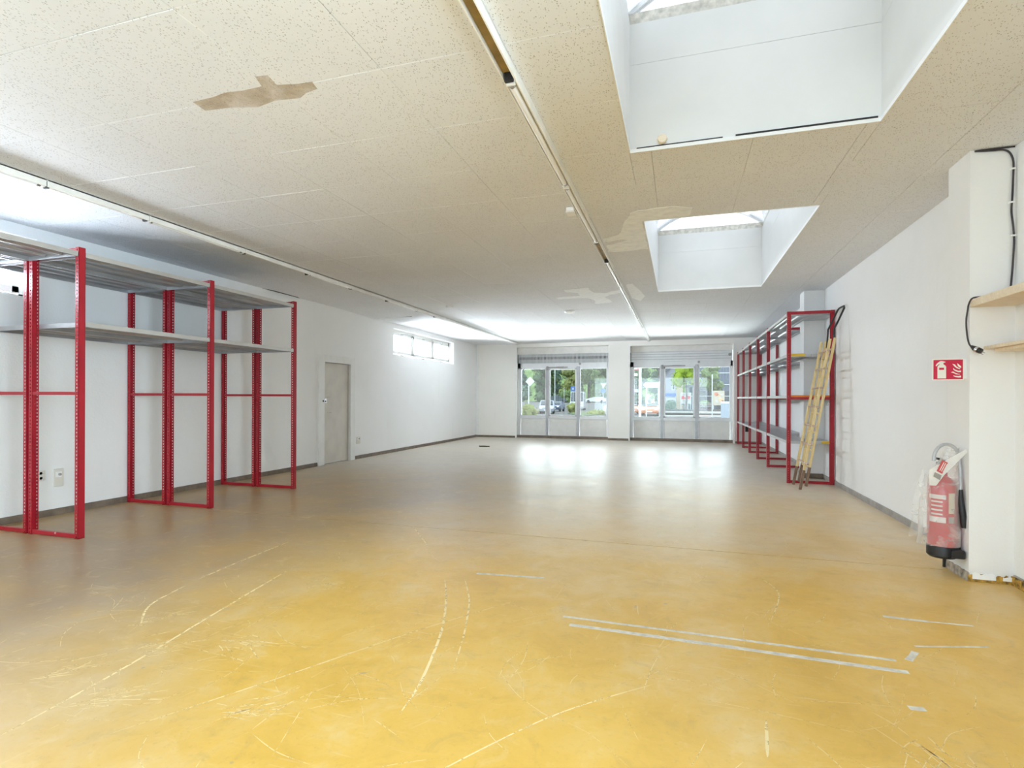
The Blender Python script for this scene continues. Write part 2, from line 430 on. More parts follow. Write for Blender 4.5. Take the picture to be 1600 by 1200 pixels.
# scratches and scrape marks
sb = MB()
def ribbon(pts, wd):
    P = [Vector((x, y, .00015)) for x, y in pts]
    # catmull-rom
    Q = []
    for i in range(len(P) - 1):
        p0, p1, p2, p3 = P[max(i - 1, 0)], P[i], P[i + 1], P[min(i + 2, len(P) - 1)]
        for k in range(8):
            t_ = k / 8; Q.append(.5 * ((2 * p1) + (p2 - p0) * t_ + (2 * p0 - 5 * p1 + 4 * p2 - p3) * t_ ** 2 + (3 * p1 - p0 - 3 * p2 + p3) * t_ ** 3))
    Q.append(P[-1]); n_ = len(Q); pr = None
    for i, q in enumerate(Q):
        d = (Q[min(i + 1, n_ - 1)] - Q[max(i - 1, 0)]); d.z = 0; d.normalize(); nn = Vector((-d.y, d.x, 0)); e = wd * .5 * min(1, 4 * min(i, n_ - 1 - i) / n_ + .15)
        q = Vector((q.x, q.y, .00015))
        cur = (sb.b.verts.new(q + nn * e), sb.b.verts.new(q - nn * e))
        if pr: sb.b.faces.new((pr[0], cur[0], cur[1], pr[1]))
        pr = cur
for pts, wd in [([(-1.571, 3.49), (-1.412, 3.158), (-1.24, 2.716), (-1.11, 2.225), (-1.072, 1.95)], .014),
                ([(-1.469, 3.595), (-1.273, 3.203), (-1.172, 2.919), (-1.108, 2.716), (-1.001, 2.32)], .010),
                ([(-2.425, 1.37), (-2.488, 1.91), (-2.62, 2.6), (-2.765, 3.408)], .013),
                ([(-3.205, 2.964), (-3.25, 3.4), (-3.287, 4.008)], .014),
                ([(-2.876, 2.281), (-3.087, 2.51), (-3.177, 2.837)], .013),
                ([(-2.038, 4.197), (-2.314, 4.562), (-2.525, 4.839)], .012),
                ([(-2.05, 1.5), (-1.75, 2.0), (-1.35, 2.7), (-.95, 3.3)], .006),
                ([(-.9, 1.5), (-.5, 2.1), (-.1, 2.5)], .006),
                ([(.3, 2.1), (.33, 2.35)], .012), ([(.5, 3.4), (.62, 3.9), (.55, 4.2)], .008)]:
    ribbon(pts, wd)
for k in range(330):
    x = R.uniform(-3.6, 1.9); y = R.uniform(1.3, 5.5) if k % 4 else R.uniform(1.3, 2.8)
    a = R.choice([R.gauss(1.35, .35), R.gauss(.6, .3), R.gauss(2.4, .4)]); L = R.uniform(.06, .5) * (1 if k % 7 else 2)
    cx_ = R.uniform(-.12, .12) * L
    ribbon([(x, y), (x + math.cos(a) * L / 2 - math.sin(a) * cx_, y + math.sin(a) * L / 2 + math.cos(a) * cx_), (x + math.cos(a) * L, y + math.sin(a) * L)], R.uniform(.0012, .0034))
for cx0, cy0, a in [(-2.2, 2.24, -.1), (-2.75, 1.75, .9), (-2.55, 2.05, 1.0), (-2.35, 1.65, .6), (-1.7, 1.75, .5), (-2.9, 2.35, .7), (-2.3, 3.1, .8), (.9, 2.2, 2.2)]:
    for k in range(16):
        x = cx0 + R.gauss(0, .06); y = cy0 + R.gauss(0, .05); aa = a + R.gauss(0, .25); L = R.uniform(.05, .22)
        ribbon([(x, y), (x + math.cos(aa) * L / 2, y + math.sin(aa) * L / 2 + .003), (x + math.cos(aa) * L, y + math.sin(aa) * L)], R.uniform(.002, .006))
sb.build('scratches', MAT['scratch'], fl, kind='stuff')

# ---- ceiling: slab, tiles with open joints, torn patches
hs = [(SX0, SX1, a, b_) for a, b_ in SKYS]
m = MB()
for x0, x1, y0, y1 in grid_holes(XL - .3, XR + .3, YF - .3, YW + .3, [(a - .032, b_ + .032, c - .032, d + .032) for a, b_, c, d in hs]): m.box(x0, x1, y0, y1, H + .014, H + .2)
ce = m.build('ceiling', MAT['slab']); st(ce, 'cream acoustic tile ceiling with pinholes')
P_ = .663; gx = [-.2 + P_ * k for k in range(-10, 5)]; gy = [1.876 + .6655 * k for k in range(-12, 24)]
def tile_mesh(m, x0, x1, y0, y1, dz=0, ch=.0025, g=.0008):
    x0 += g; x1 -= g; y0 += g; y1 -= g; z1 = H + .014; z0 = H + dz
    b4 = [m.b.verts.new(p) for p in ((x0, y0, z1), (x1, y0, z1), (x1, y1, z1), (x0, y1, z1))]
    k4 = [m.b.verts.new(p) for p in ((x0, y0, z0 + ch), (x1, y0, z0 + ch), (x1, y1, z0 + ch), (x0, y1, z0 + ch))]
    f4 = [m.b.verts.new(p) for p in ((x0 + ch, y0 + ch, z0), (x1 - ch, y0 + ch, z0), (x1 - ch, y1 - ch, z0), (x0 + ch, y1 - ch, z0))]
    for A, B in ((b4, k4), (k4, f4)):
        for i in range(4): m.b.faces.new((A[i], A[(i + 1) % 4], B[(i + 1) % 4], B[i]))
    m.b.faces.new(f4)
full = None; far = MB(); nt_ = 0
for x0, x1 in zip(gx, gx[1:]):
    x0c, x1c = max(x0, XL), min(x1, XR)
    if x1c - x0c < .02: continue
    for y0, y1 in zip(gy, gy[1:]):
        y0c, y1c = max(y0, YF), min(y1, YB)
        if y1c - y0c < .02: continue
        cl = [h for h in hs if h[0] < x1c and h[1] > x0c and h[2] < y1c and h[3] > y0c]
        rects = grid_holes(x0c, x1c, y0c, y1c, cl) if cl else [[x0c, x1c, y0c, y1c]]
        rects = [r for r in rects if r[1] - r[0] > .02 and r[3] - r[2] > .02]
        if not rects: continue
        if y1c < 1.3 or y0c > 12.4:
            for r in rects: tile_mesh(far, *r)
            continue
        nt_ += 1
        sag = (x0c < -6.2 and 9.8 < (y0c + y1c) / 2 < 10.4)
        if not cl and x0c == x0 and x1c == x1 and y0c == y0 and y1c == y1:
            if full is None:
                mm = MB(); tile_mesh(mm, -P_ / 2, P_ / 2, -.6655 / 2, .6655 / 2); full = mm.build('tile', MAT['tile'], keep=True); full.parent = ce; o = full
            else:
                o = full.copy(); COL.objects.link(o); o.parent = ce
            o.location = ((x0 + x1) / 2, (y0 + y1) / 2, R.uniform(-.0005, .0005))
            o.rotation_euler = (R.uniform(-.0005, .0005), R.uniform(-.0005, .0005), 0)
        else:
            mm = MB()
            for r in rects: tile_mesh(mm, *r)
            o = mm.build('tile', MAT['tile'], ce); o.location.z = R.uniform(-.00015, .00015)
        if sag: pass
far.build('tile_field', MAT['tile'], ce, kind='stuff')
# warped panel that has dropped along the left wall
mm = MB(); 
for (xa, ya, za), (xb, yb, zb) in (((-6.39, 9.75, H - .002), (-5.55, 10.36, H - .03)),):
    mm.poly([(-6.39, 9.2, H - .001), (-5.5, 9.3, H - .001), (-5.5, 10.42, H - .004), (-5.95, 10.40, H - .02), (-6.30, 10.42, H - .045), (-6.39, 10.40, H - .03)], (0, 0, .004))
mm.build('warped_panel', MAT['tile'], ce, label='warped ceiling panel dropping at its edge by the left wall')
MB().poly([(-6.395, 7.1, H - .003), (-6.345, 7.3, H - .003), (-6.36, 7.9, H - .003), (-6.395, 8.0, H - .003)], (0, 0, .0025)).build('edge_gap_shade', MAT['dark'], ce, label='dark strip for the shaded gap between ceiling and left wall')  # dark strips stand in for shade in the ceiling gaps
MB().poly([(-6.39, 10.36, H - .030), (-6.29, 10.45, H - .012), (-5.5, 10.47, H - .003), (-5.5, 10.43, H - .003), (-5.95, 10.41, H - .016)], (0, 0, .004)).build('edge_gap_shade', MAT['dark'], ce)
# torn and filled patches
def patch(name, outline, mat, z=.004, amp=1.0):
    pts = []
    for (a, b_) in zip(outline, outline[1:] + outline[:1]):
        n_ = max(1, int(math.dist(a, b_) / .05))
        for i in range(n_):
            x = a[0] + (b_[0] - a[0]) * i / n_; y = a[1] + (b_[1] - a[1]) * i / n_
            v = Vector((x * 9, y * 9, 0)); pts.append((x + .02 * amp * mnoise.noise(v), y + .03 * amp * mnoise.noise(v + Vector((5, 5, 5))), H - z))
    return MB().poly(pts, (0, 0, z - .0005)).build(name, mat, ce)
patch('torn_patch', [(-.37, 5.15), (-.1, 5.12), (.10, 5.22), (.06, 5.455), (-.36, 5.455), (-.36, 6.48), (-.72, 6.52), (-.82, 6.47), (-.80, 6.2), (-.55, 6.08), (-.60, 6.03), (-.83, 6.08), (-.80, 5.95), (-.62, 5.85), (-.55, 5.5), (-.45, 5.2)], MAT['plaster'])
patch('filled_patch', [(-2.07, 9.15), (-1.62, 9.1), (-1.62, 8.85), (-1.80, 8.75), (-1.80, 8.55), (-1.40, 8.5), (-1.38, 8.9), (-1.2, 9.0), (-1.05, 8.88), (-.93, 8.83), (-.93, 9.05), (-1.15, 9.2), (-1.25, 9.4), (-1.15, 9.9), (-1.5, 10.0), (-1.45, 9.6), (-1.55, 9.35), (-2.05, 9.35)], MAT['filler'])
patch('filled_patch', [(-.80, 8.45), (-.70, 8.4), (-.62, 9.0), (-.58, 9.5), (-.68, 9.9), (-.8, 9.6)], MAT['filler'], amp=.4)
MB().poly([(x, y, H - .0022) for x, y in [(-2.76, 2.50), (-2.60, 2.495), (-2.50, 2.478), (-2.38, 2.49), (-2.25, 2.488), (-2.215, 2.40), (-2.14, 2.41), (-2.16, 2.50), (-2.05, 2.525), (-1.95, 2.533), (-1.965, 2.60), (-2.05, 2.615), (-2.12, 2.65), (-2.28, 2.63), (-2.43, 2.66), (-2.60, 2.615), (-2.77, 2.60)]], (0, 0, .00015)).build('water_stain', MAT['stain'], ce, label='tan water stain across two ceiling tiles')

# ---- walls
def wall_y(name, X0, X1, y0, y1, holes, mat, label):
    m = MB()
    for a, b_, c, d in grid_holes(y0, y1, -.1, H + .25, holes): m.box(X0, X1, a, b_, c, d)
    return st(m.build(name, mat), label)
WIN3 = (11.28, 14.80, 2.27, 2.90); WIN4 = (.42, 3.92, 2.29, 2.90); DOOR = (8.66, 9.52, 0, 1.945)
wl = wall_y('wall_left', XL - .42, XL, YF, YW + .1, [WIN3, WIN4, DOOR], MAT['wall'], 'white woodchip left wall with high windows and a door')
wr = wall_y('wall_right', XR, XR + .3, YF, YW + .1, [(-3.7, 1.3, .5, 2.7)], MAT['wall'], 'white woodchip right wall with pillars')
# pillars on the right wall
m = MB().box(1.94, XR, 4.585, 4.905, 0, H); pl = m.build('pillar', MAT['wall'], wr)
MB().box(1.905, XR, 9.75, 10.05, 0, H).build('pillar', MAT['wall'], wr)
MB().box(1.94, XR, 3.0, 3.32, 0, H).build('pillar', MAT['wall'], wr)
m = MB()
for a, b_, c, d in grid_holes(XL, XR, -.1, H + .25, [(W1[0], W1[1], -.2, 2.90), (W2[0], W2[1], -.2, 2.86)]): m.box(a, b_, YB, YW + .1, c, d)
wb = st(m.build('wall_back', MAT['cream_wall']), 'cream shop front wall around the two big windows')
RW = (-6.0, 1.8, .35, 2.8)  # unseen rear opening, added so fill light can enter
m = MB()
for a, b_, c, d in grid_holes(XL - .3, XR + .3, -.1, H + .25, [RW]): m.box(a, b_, YF - .3, YF, c, d)
st(m.build('wall_front', MAT['wall']), 'white wall behind the camera with a wide opening added for fill light')
rw = st(empty('window_8', (-2.1, YF, .35))); rw['label'] = 'unseen glazed front added behind the camera to let in light'
for k in range(6):
    x = RW[0] + (RW[1] - RW[0]) * k / 5; MB().box(x - .03, x + .03, YF - .2, YF - .12, RW[2], RW[3]).build('mullion', MAT['alu'], rw)
    if k < 5: MB().box(x + .03, x + (RW[1] - RW[0]) / 5 - .03, YF - .165, YF - .158, RW[2] + .05, RW[3] - .05).build('pane', MAT['glass'], rw)
sw = st(empty('window_9', (XR + .15, -1.2, .5))); sw['label'] = 'unseen window added in the right wall to let in light'  # unseen opening, added to light the left wall
for k in range(4):
    y = -3.7 + 5.0 * k / 3; MB().box(XR + .1, XR + .17, y - .03, y + .03, .5, 2.7).build('mullion', MAT['alu'], sw)
    if k < 3: MB().box(XR + .13, XR + .137, y + .03, y + 5.0 / 3 - .03, .55, 2.65).build('pane', MAT['glass'], sw)
MB().box(XR + .1, XR + .17, -3.7, 1.3, .5, .55).box(XR + .1, XR + .17, -3.7, 1.3, 2.65, 2.7).build('outer_frame', MAT['alu'], sw)
MB().box(RW[0], RW[1], YF - .2, YF - .12, RW[2], RW[2] + .05).box(RW[0], RW[1], YF - .2, YF - .12, RW[3] - .05, RW[3]).build('outer_frame', MAT['alu'], rw)
# baseboards
m = MB().box(XL, XL + .012, YF, 8.49, 0, .07).box(XL, XL + .012, 9.69, YB, 0, .07); st(m.build('baseboard_left', MAT['base_brown']), 'grey brown skirting along the left wall')
bb = MB().box(XR - .012, XR, YF, 2.99, 0, .07).box(XR - .012, XR, 3.33, 4.57, 0, .07).box(XR - .012, XR, 4.92, 9.74, 0, .07).box(XR - .012, XR, 10.06, YB, 0, .07)
bbr = st(bb.build('baseboard_right', MAT['base_grey']), 'grey skirting along the right wall')
MB().box(1.893, 1.905, 9.738, 10.05, 0, .08).box(1.905, XR - .012, 9.738, 9.75, 0, .08).build('pillar_skirting', MAT['base_brown'], bbr)
m = MB().box(XL + .012, W1[0], YB - .012, YB, 0, .065).box(W1[1], W2[0], YB - .012, YB, 0, .065).box(W2[1], XR, YB - .012, YB, 0, .065)
m.box(W1[0], W1[0] + .012, YB, YW - .1, 0, .065).box(W2[0], W2[0] + .012, YB, YW - .1, 0, .065).box(W1[0], W1[1], YW - .11, YW - .098, 0, .085).box(W2[0], W2[1], YW - .11, YW - .098, 0, .085)
st(m.build('baseboard_back', MAT['base_brown']), 'brown skirting under the shop windows')
# broken skirting at the foot of the near pillar
def rough_strip(a, b_, nrm, h, th, name, mat, seed, amp=.3):
    a = Vector(a); b_ = Vector(b_); nrm = Vector(nrm); n_ = 22; top = []; m = MB(); rows = []
    for i in range(n_ + 1):
        p = a.lerp(b_, i / n_); q = p * 30 + Vector((seed, 0, 0)); hh = h * (1 + amp * mnoise.noise(q) + amp * .6 * mnoise.noise(q * 2.3)); tt = th * (1 + .35 * mnoise.noise(q + Vector((3, 3, 3))))
        rows.append([m.b.verts.new(p + nrm * v + Vector((0, 0, z))) for v, z in ((0, 0), (tt * 1.1, 0), (tt, hh * .6), (tt * .75, hh), (0, hh))])
    for r, s_ in zip(rows, rows[1:]):
        for k in range(4): m.b.faces.new((r[k], s_[k], s_[k + 1], r[k + 1]))
    m.b.faces.new(rows[0]); m.b.faces.new(rows[-1][::-1])
    return m.build(name, mat, bbr)
MAT['ochre'] = simple('ochre_glue_residue', (.46, .27, .045), .7, var=.45, scale=28, bumps=.8, bscale=60)
MAT['crumb'] = simple('grey_broken_edge', (.42, .36, .29), .8, var=.3, scale=24, bumps=.8, bscale=50)
rough_strip((1.94, 4.90, 0), (1.94, 4.575, 0), (-1, 0, 0), .06, .012, 'broken_skirting', MAT['crumb'], 1, .15)
rough_strip((1.93, 4.585, 0), (2.19, 4.585, 0), (0, -1, 0), .048, .012, 'glue_residue', MAT['ochre'], 2)
rough_strip((1.955, 4.572, .02), (2.09, 4.572, .02), (0, -1, 0), .038, .004, 'paint_flake', MAT['filler'], 3, .5)
rough_strip((2.13, 4.572, .022), (2.18, 4.572, .022), (0, -1, 0), .03, .004, 'paint_flake', MAT['filler'], 7, .5)
rough_strip((2.19, 4.58, 0), (2.19, 4.2, 0), (-1, 0, 0), .062, .012, 'glue_residue', MAT['ochre'], 4, .2)
MB().box(1.915, 1.935, 4.905, 4.92, 0, .10).build('bent_skirting_end', MAT['dark'], bbr)
# cornice lines of the shop front
m = MB().box(W1[0] + .07, W1[1], YB - .012, YB, 2.90, 2.935).box(W2[0], W2[1], YB - .012, YB, 2.86, 2.895); st(m.build('trim_1', MAT['cream_wall']), 'thin ledge above the two shop windows')
# slim casing strips down the window jambs
m = MB().box(W1[0], W1[0] + .05, YB - .015, YB + .02, 0, 2.9).box(W2[0] - .02, W2[0] + .02, YB - .015, YB + .02, 0, 2.86).box(W2[1], W2[1] + .05, YB - .015, YB + .02, 0, 2.86).box(XL + .012, XL + .10, YB - .02, YB, .065, H)
st(m.build('trim_2', MAT['white_paint']), 'narrow white corner strips beside the shop windows')

# ---- shop windows
def shop_window(name, x0, x1, m1, m2, ztop, style, label):
    """x0..x1 opening, m1/m2 mullion centres"""
    r = st(empty(name, ((x0 + x1) / 2, YW, 0)), label); r['label'] = label
    y0, y1 = YW - .03, YW + .05; zs, zh = .70, 2.235
    f = MB().box(x0, x0 + .10, y0, y1, 0, 2.40).box(x1 - .06, x1, y0, y1, 0, 2.40).box(x0, x1, y0, y1, zh, 2.40).box(x0, x1, y0 - .01, y1, zs - .085, zs)
    f.build('outer_frame', MAT['alu'], r)
    for mx_ in (m1, m2): MB().box(mx_ - .045, mx_ + .045, y0 - .02, y1, .08, zh + .05, .006).build('mullion', MAT['alu_grey'], r)
    xs = [(x0 + .10, m1 - .045), (m1 + .045, m2 - .045), (m2 + .045, x1 - .06)]
    for i, (a, b_) in enumerate(xs):
        g = MB()
        if i == 1:   # opening light in the middle has a sash of its own
            s = MB().box(a, a + .05, y0 - .01, y1 - .02, zs, zh, .004).box(b_ - .05, b_, y0 - .01, y1 - .02, zs, zh, .004).box(a, b_, y0 - .01, y1 - .02, zh - .05, zh, .004).box(a, b_, y0 - .01, y1 - .02, zs, zs + .05, .004)
            so = s.build('sash', MAT['alu'], r)
            MB().box(a + .05, b_ - .05, YW, YW + .008, zs + .05, zh - .05).build('pane', MAT['glass'], so)
            MB().box(a - .02, a + .62, y0 - .045, y0 - .02, zh + .012, zh + .04, .004).box(a + .25, a + .5, y0 - .06, y0 - .03, zh + .01, zh + .045, .004).build('closer_arm', MAT['label_grey'], r)
            MB().box(a - .06, a - .01, y0 - .05, y0 - .02, zh - .07, zh + .06, .004).build('hinge', MAT['label_grey'], r)
            MB().lathe([(.0, -.02), (.035, -.02), (.035, .02), (0, .02)], (b_ + .10, y0 - .02, zh + .13), 12, 'y').build('belt_guide', MAT['label_grey'], r)
        else:
            s = MB().box(a, a + .025, y0, y1 - .02, zs, zh).box(b_ - .025, b_, y0, y1 - .02, zs, zh).box(a, b_, y0, y1 - .02, zs, zs + .025).box(a, b_, y0, y1 - .02, zh - .025, zh)
            so = s.build('sash', MAT['alu'], r)
            MB().box(a + .025, b_ - .025, YW, YW + .008, zs + .025, zh - .025).build('pane', MAT['glass_veiled'], so)
        MB().box(a + .01, b_ - .01, y0 + .01, y1, .08, zs - .085, .01).build('lower_panel', MAT['panel'], r)
    MB().box(x0, x1, y0 - .02, y1, 0, .09).build('bottom_rail', MAT['alu'], r)
    # shutter box above
    hd = MB().box(x0, x1, YW - .06, YW + .05, 2.69, ztop).build('header_panel', MAT['panel'], r)
    if style == 'grille':
        bx = MB().box(x0 + .02, x1 - .02, YW - .02, YW + .05, 2.385, 2.69).build('shutter_box', MAT['alu_grey'], r)
        s = MB(); n_ = 74
        for i in range(n_):
            x = x0 + .05 + (x1 - x0 - .1) * i / (n_ - 1); s.box(x - .007, x + .007, YW - .05, YW - .02, 2.40, 2.68)
        s.build('grille_slats', MAT['alu'], r, kind='stuff')
        s = MB()
        for i in range(n_ - 1):
            x = x0 + .05 + (x1 - x0 - .1) * (i + .5) / (n_ - 1); s.box(x - .011, x + .011, YW - .028, YW - .019, 2.52, 2.60)
        s.build('vent_slots', MAT['dark'], r, kind='stuff')
        MB().box(x0 + .0, x0 + .02, YW - .06, YW, 2.40, 2.69).box(x1 - .02, x1, YW - .06, YW, 2.40, 2.69).build('box_end', MAT['grille'], r)
    else:
        bx = MB().box(x0 + .02, x1 - .02, YW - .01, YW + .05, 2.385, 2.69).build('shutter_box', MAT['alu_grey'], r)
        for i in range(4):
            z = 2.39 + i * .076; MB().box(x0 + .03, x1 - .03, YW - .045 + .006 * i, YW - .01, z, z + .066, .008).build('shutter_slat', MAT['alu'], r)
        MB().lathe([(0, -.03), (.045, -.03), (.045, .03), (0, .03)], (x1 - .08, YW - .05, 2.57), 14, 'y').build('belt_winder', MAT['label_grey'], r)
        MB().box(x0 + .0, x0 + .025, YW - .05, YW, 2.42, 2.67).build('box_end', MAT['grille'], r)
    return r
shop_window('window_1', W1[0], W1[1], -4.07, -3.07, 2.92, 'grille', 'left shop window in three lights under a slatted vent box')
shop_window('window_2', W2[0], W2[1], -.52, .47, 2.88, 'slats', 'right shop window in three lights under a rolled white shutter')

# ---- high windows in the left wall
def high_window(name, W, label, last=True):
    y0, y1, z0, z1 = W; xo = XL - .16 if name == 'window_3' else XL - .21
    r = st(empty(name, (xo, (y0 + y1) / 2, z0))); r['label'] = label
    MB().box(xo - .06, xo, y0, y1, z0, z0 + .05).box(xo - .06, xo, y0, y1, z1 - .05, z1).box(xo - .06, xo, y0, y0 + .04, z0, z1).box(xo - .06, xo, y1 - .04, y1, z0, z1).build('outer_frame', MAT['white_paint'], r)
    n_ = 3; L = (y1 - y0 - .08) / n_
    for i in range(n_):
        a = y0 + .04 + i * L + .012; b_ = a + L - .024
        s = MB().box(xo - .03, xo + .035, a, b_, z0 + .055, z0 + .125, .006).box(xo - .03, xo + .035, a, b_, z1 - .125, z1 - .055, .006).box(xo - .03, xo + .035, a, a + .07, z0 + .055, z1 - .055, .006).box(xo - .03, xo + .035, b_ - .07, b_, z0 + .055, z1 - .055, .006)
        so = s.build('sash', MAT['white_paint'], r)
        MB().box(xo - .005, xo, a + .07, b_ - .07, z0 + .125, z1 - .125).build('pane', MAT['frosted'], so)
        for k in (1, 2):
            yy = a + .07 + (b_ - a - .14) * k / 3; MB().box(xo - .10, xo - .085, yy - .012, yy + .012, z0, z1).build('security_bar', MAT['alu_grey'], so)
        yc = (a + b_) / 2
        MB().box(xo + .035, xo + .06, yc - .05, yc + .05, z1 - .105, z1 - .075, .004).build('handle', MAT['alu_grey'], so)
        if name == 'window_3': MB().box(xo + .03, xo + .05, yc - .07, yc + .07, z0 + .02, z0 + .045, .004).build('latch', MAT['label_grey' if name == 'window_3' else 'alu'], so)
        if i: MB().box(xo - .03, xo + .005, a - .024, a, z0 + .05, z1 - .05).build('gap_seal', MAT['label_grey'], r)
    return r
high_window('window_3', WIN3, 'high strip window of three sashes beyond the door')
high_window('window_4', WIN4, 'high window behind the near end of the left rack')

# ---- door
dr = st(empty('door_1', (XL, 9.09, 0))); dr['label'] = 'beige flush door in a white casing on the left wall'
MB().box(XL - .02, XL + .035, 8.50, 8.67, 0, 2.075, .004).box(XL - .02, XL + .035, 9.51, 9.67, 0, 2.075, .004).box(XL - .02, XL + .035, 8.67, 9.51, 1.94, 2.075, .004).build('door_casing', MAT['white_paint'], dr)
MB().box(XL - .42, XL - .02, 8.655, 8.66, 0, 1.95).box(XL - .42, XL - .02, 9.52, 9.525, 0, 1.95).box(XL - .42, XL - .02, 8.66, 9.52, 1.945, 1.95).build('door_lining', MAT['white_paint'], dr)
lf = MB().box(XL - .065, XL - .025, 8.672, 9.508, .012, 1.935, .003).build('door_leaf', MAT['door'], dr)
MB().box(XL - .025, XL - .018, 8.69, 8.80, 1.17, 1.25, .002).build('lock_plate', MAT['metal'], lf)
MB().lathe([(0, 0), (.012, 0), (.012, .012), (0, .012)], (XL - .018, 8.76, 1.20), 10, 'x').build('keyhole', MAT['dark'], lf)
m = MB()
for yy in (8.84, 8.90, 8.94): m.lathe([(0, 0), (.008, 0), (.008, .002), (0, .002)], (XL - .025, yy, .985), 8, 'x')
m.build('screw_hole', MAT['label_grey'], lf, kind='stuff')
MB().box(XL - .026, XL - .0245, 8.70, 8.90, 1.275, 1.281).build('scrape', MAT['label_grey'], lf)
MB().lathe([(0, 0), (.018, 0), (.018, .006), (0, .006)], (XL + .034, 8.62, 1.205), 10, 'x').build('strike_hole', MAT['dark'], dr)
MB().box(XL - .41, XL - .40, 8.6, 9.6, 0, 2.0).build('door_backing', MAT['dark'], dr)

# ---- skylights
for i, (a, b_) in enumerate(SKYS):
    lab = ['near skylight over the room with a white painted shaft', 'far skylight beside the torn ceiling patch', 'third skylight behind the camera'][i]
    r = st(empty('window_%d' % (5 + i), ((SX0 + SX1) / 2, (a + b_) / 2, H))); r['label'] = lab
    t_ = .03; zb = H + .002
    for nm, q in (('shaft_panel', (SX0 - t_, SX0, a, b_)), ('shaft_panel', (SX1, SX1 + t_, a, b_)), ('shaft_panel', (SX0 - t_, SX1 + t_, a - t_, a)), ('shaft_panel', (SX0 - t_, SX1 + t_, b_, b_ + t_))):
        x0, x1, y0, y1 = q
        m = MB().box(x0, x1, y0, y1, zb, H + .62); pn = m.build(nm, MAT['shaft'], r)
        m = MB().box(x0 - (.003 if x1 <= SX0 else 0), x1 + (.003 if x0 >= SX1 else 0), y0 - (.003 if y1 <= a else 0), y1 + (.003 if y0 >= b_ else 0), H + .622, SHZ); m.build('upper_panel', MAT['shaft'], pn)
    # edge strip round the opening
    e = .022
    MB().box(SX0, SX1, b_ - .006, b_, H - .004, H + .022).box(SX0, SX1, a, a + .006, H - .004, H + .022).box(SX0, SX0 + .006, a, b_, H - .004, H + .022).box(SX1 - .006, SX1, a, b_, H - .004, H + .022).build('edge_strip', MAT['white_paint'], r)
    if i == 0: MB().box(SX0 + .05, SX0 + .62, b_ - .0075, b_ - .006, H + .021, H + .028).box(SX0 + .70, SX1 - .02, b_ - .0075, b_ - .006, H + .02, H + .032).build('open_joint', MAT['dark'], r)
    # kerb and barrel vault
    MAT.setdefault('kerb', simple('dirty_kerb_frame', (.66, .63, .56), .6, var=.16, scale=18))
    k0, k1 = SHZ, SHZ + .085
    MB().box(SX0 - .10, SX0 - .02, a - .1, b_ + .1, k0, k1).box(SX1 + .02, SX1 + .10, a - .1, b_ + .1, k0, k1).box(SX0 - .02, SX1 + .02, a - .1, a - .01, k0, k1).box(SX0 - .02, SX1 + .02, b_ + .01, b_ + .1, k0, k1).build('kerb', MAT['kerb'], r)
    xc = (SX0 + SX1) / 2; hw = (SX1 - SX0) / 2 + .04; rise = .30; rad = (hw * hw + rise * rise) / (2 * rise); zc = k1 + rise - rad
    def arc(rr, n_=14):
        am = math.asin(hw / rad); return [(xc + rr * math.sin(-am + 2 * am * j / n_), zc + rr * math.cos(-am + 2 * am * j / n_)) for j in range(n_ + 1)]
    A = arc(rad); B = arc(rad + .012)
    nb = 5
    for kk in range(nb):
        y0 = a - .05 + (b_ - a + .1) * kk / nb; y1 = a - .05 + (b_ - a + .1) * (kk + 1) / nb
        m = MB()
        for (p, q), (p2, q2) in zip(zip(A, A[1:]), zip(B, B[1:])):
            m.flat([(p[0], y0, p[1]), (q[0], y0, q[1]), (q[0], y1, q[1]), (p[0], y1, p[1])])
        m.build('vault_pane', MAT['poly_bright' if i == 1 else 'poly'], r)
    C_ = arc(rad - .03); D_ = arc(rad + .02)
    for kk in range(nb + 1):
        y = a - .05 + (b_ - a + .1) * kk / nb; m = MB()
        m.poly([(x, y - .025, z) for x, z in C_] + [(x, y - .025, z) for x, z in D_[::-1]], (0, .05, 0))
        m.build('arch_rib', MAT['alu'], r)
    for yy in (a - .045, b_ + .045):
        m = MB(); m.flat([(x, yy, z) for x, z in A]); m.build('end_pane', MAT['poly_bright' if i == 1 else 'poly'], r)
kb = MB().lathe([(0, 0), (.034, 0), (.036, -.012), (.03, -.022), (.012, -.024), (0, -.024)], (-.125, 3.928, 3.083), 8, 'y').build('wooden_disc', MAT['board'])
tag(kb, 'small pale octagonal wooden disc on the near skylight shaft', 'knob')

# ================================================================== RACKS
def post(m_root, x0, x1, y0, y1, z1, name='post'):
    """punched channel: web along Y towards the room, flanges at both ends"""
    xc_ = (x0 + x1) / 2; yc_ = (y0 + y1) / 2; t = .0018
    m = MB()
    # local to own centre so that the hole pattern is centred on the flange
    hx = (x1 - x0) / 2; hy = (y1 - y0) / 2
    m.box(-hx, hx, -hy, -hy + t, 0, z1).box(-hx, hx, hy - t, hy, 0, z1)
    return m, xc_, yc_, hx, hy, t
def add_post(root, x0, x1, y0, y1, z1, web):
    m, xc_, yc_, hx, hy, t = post(root, x0, x1, y0, y1, z1)
    me = m.build('post', MAT['red_holes'], keep=True)
    me.parent = root; me.location = Vector((xc_, yc_, .0)) - world_loc(root)
    wx = hx - t if web > 0 else -hx
    mw = MB().box(wx, wx + t, -hy, hy, 0, z1).box(-hx, hx, -hy, hy, 0, .004)
    o = mw.build('post_web', MAT['red'], keep=True); o.parent = me
    return me
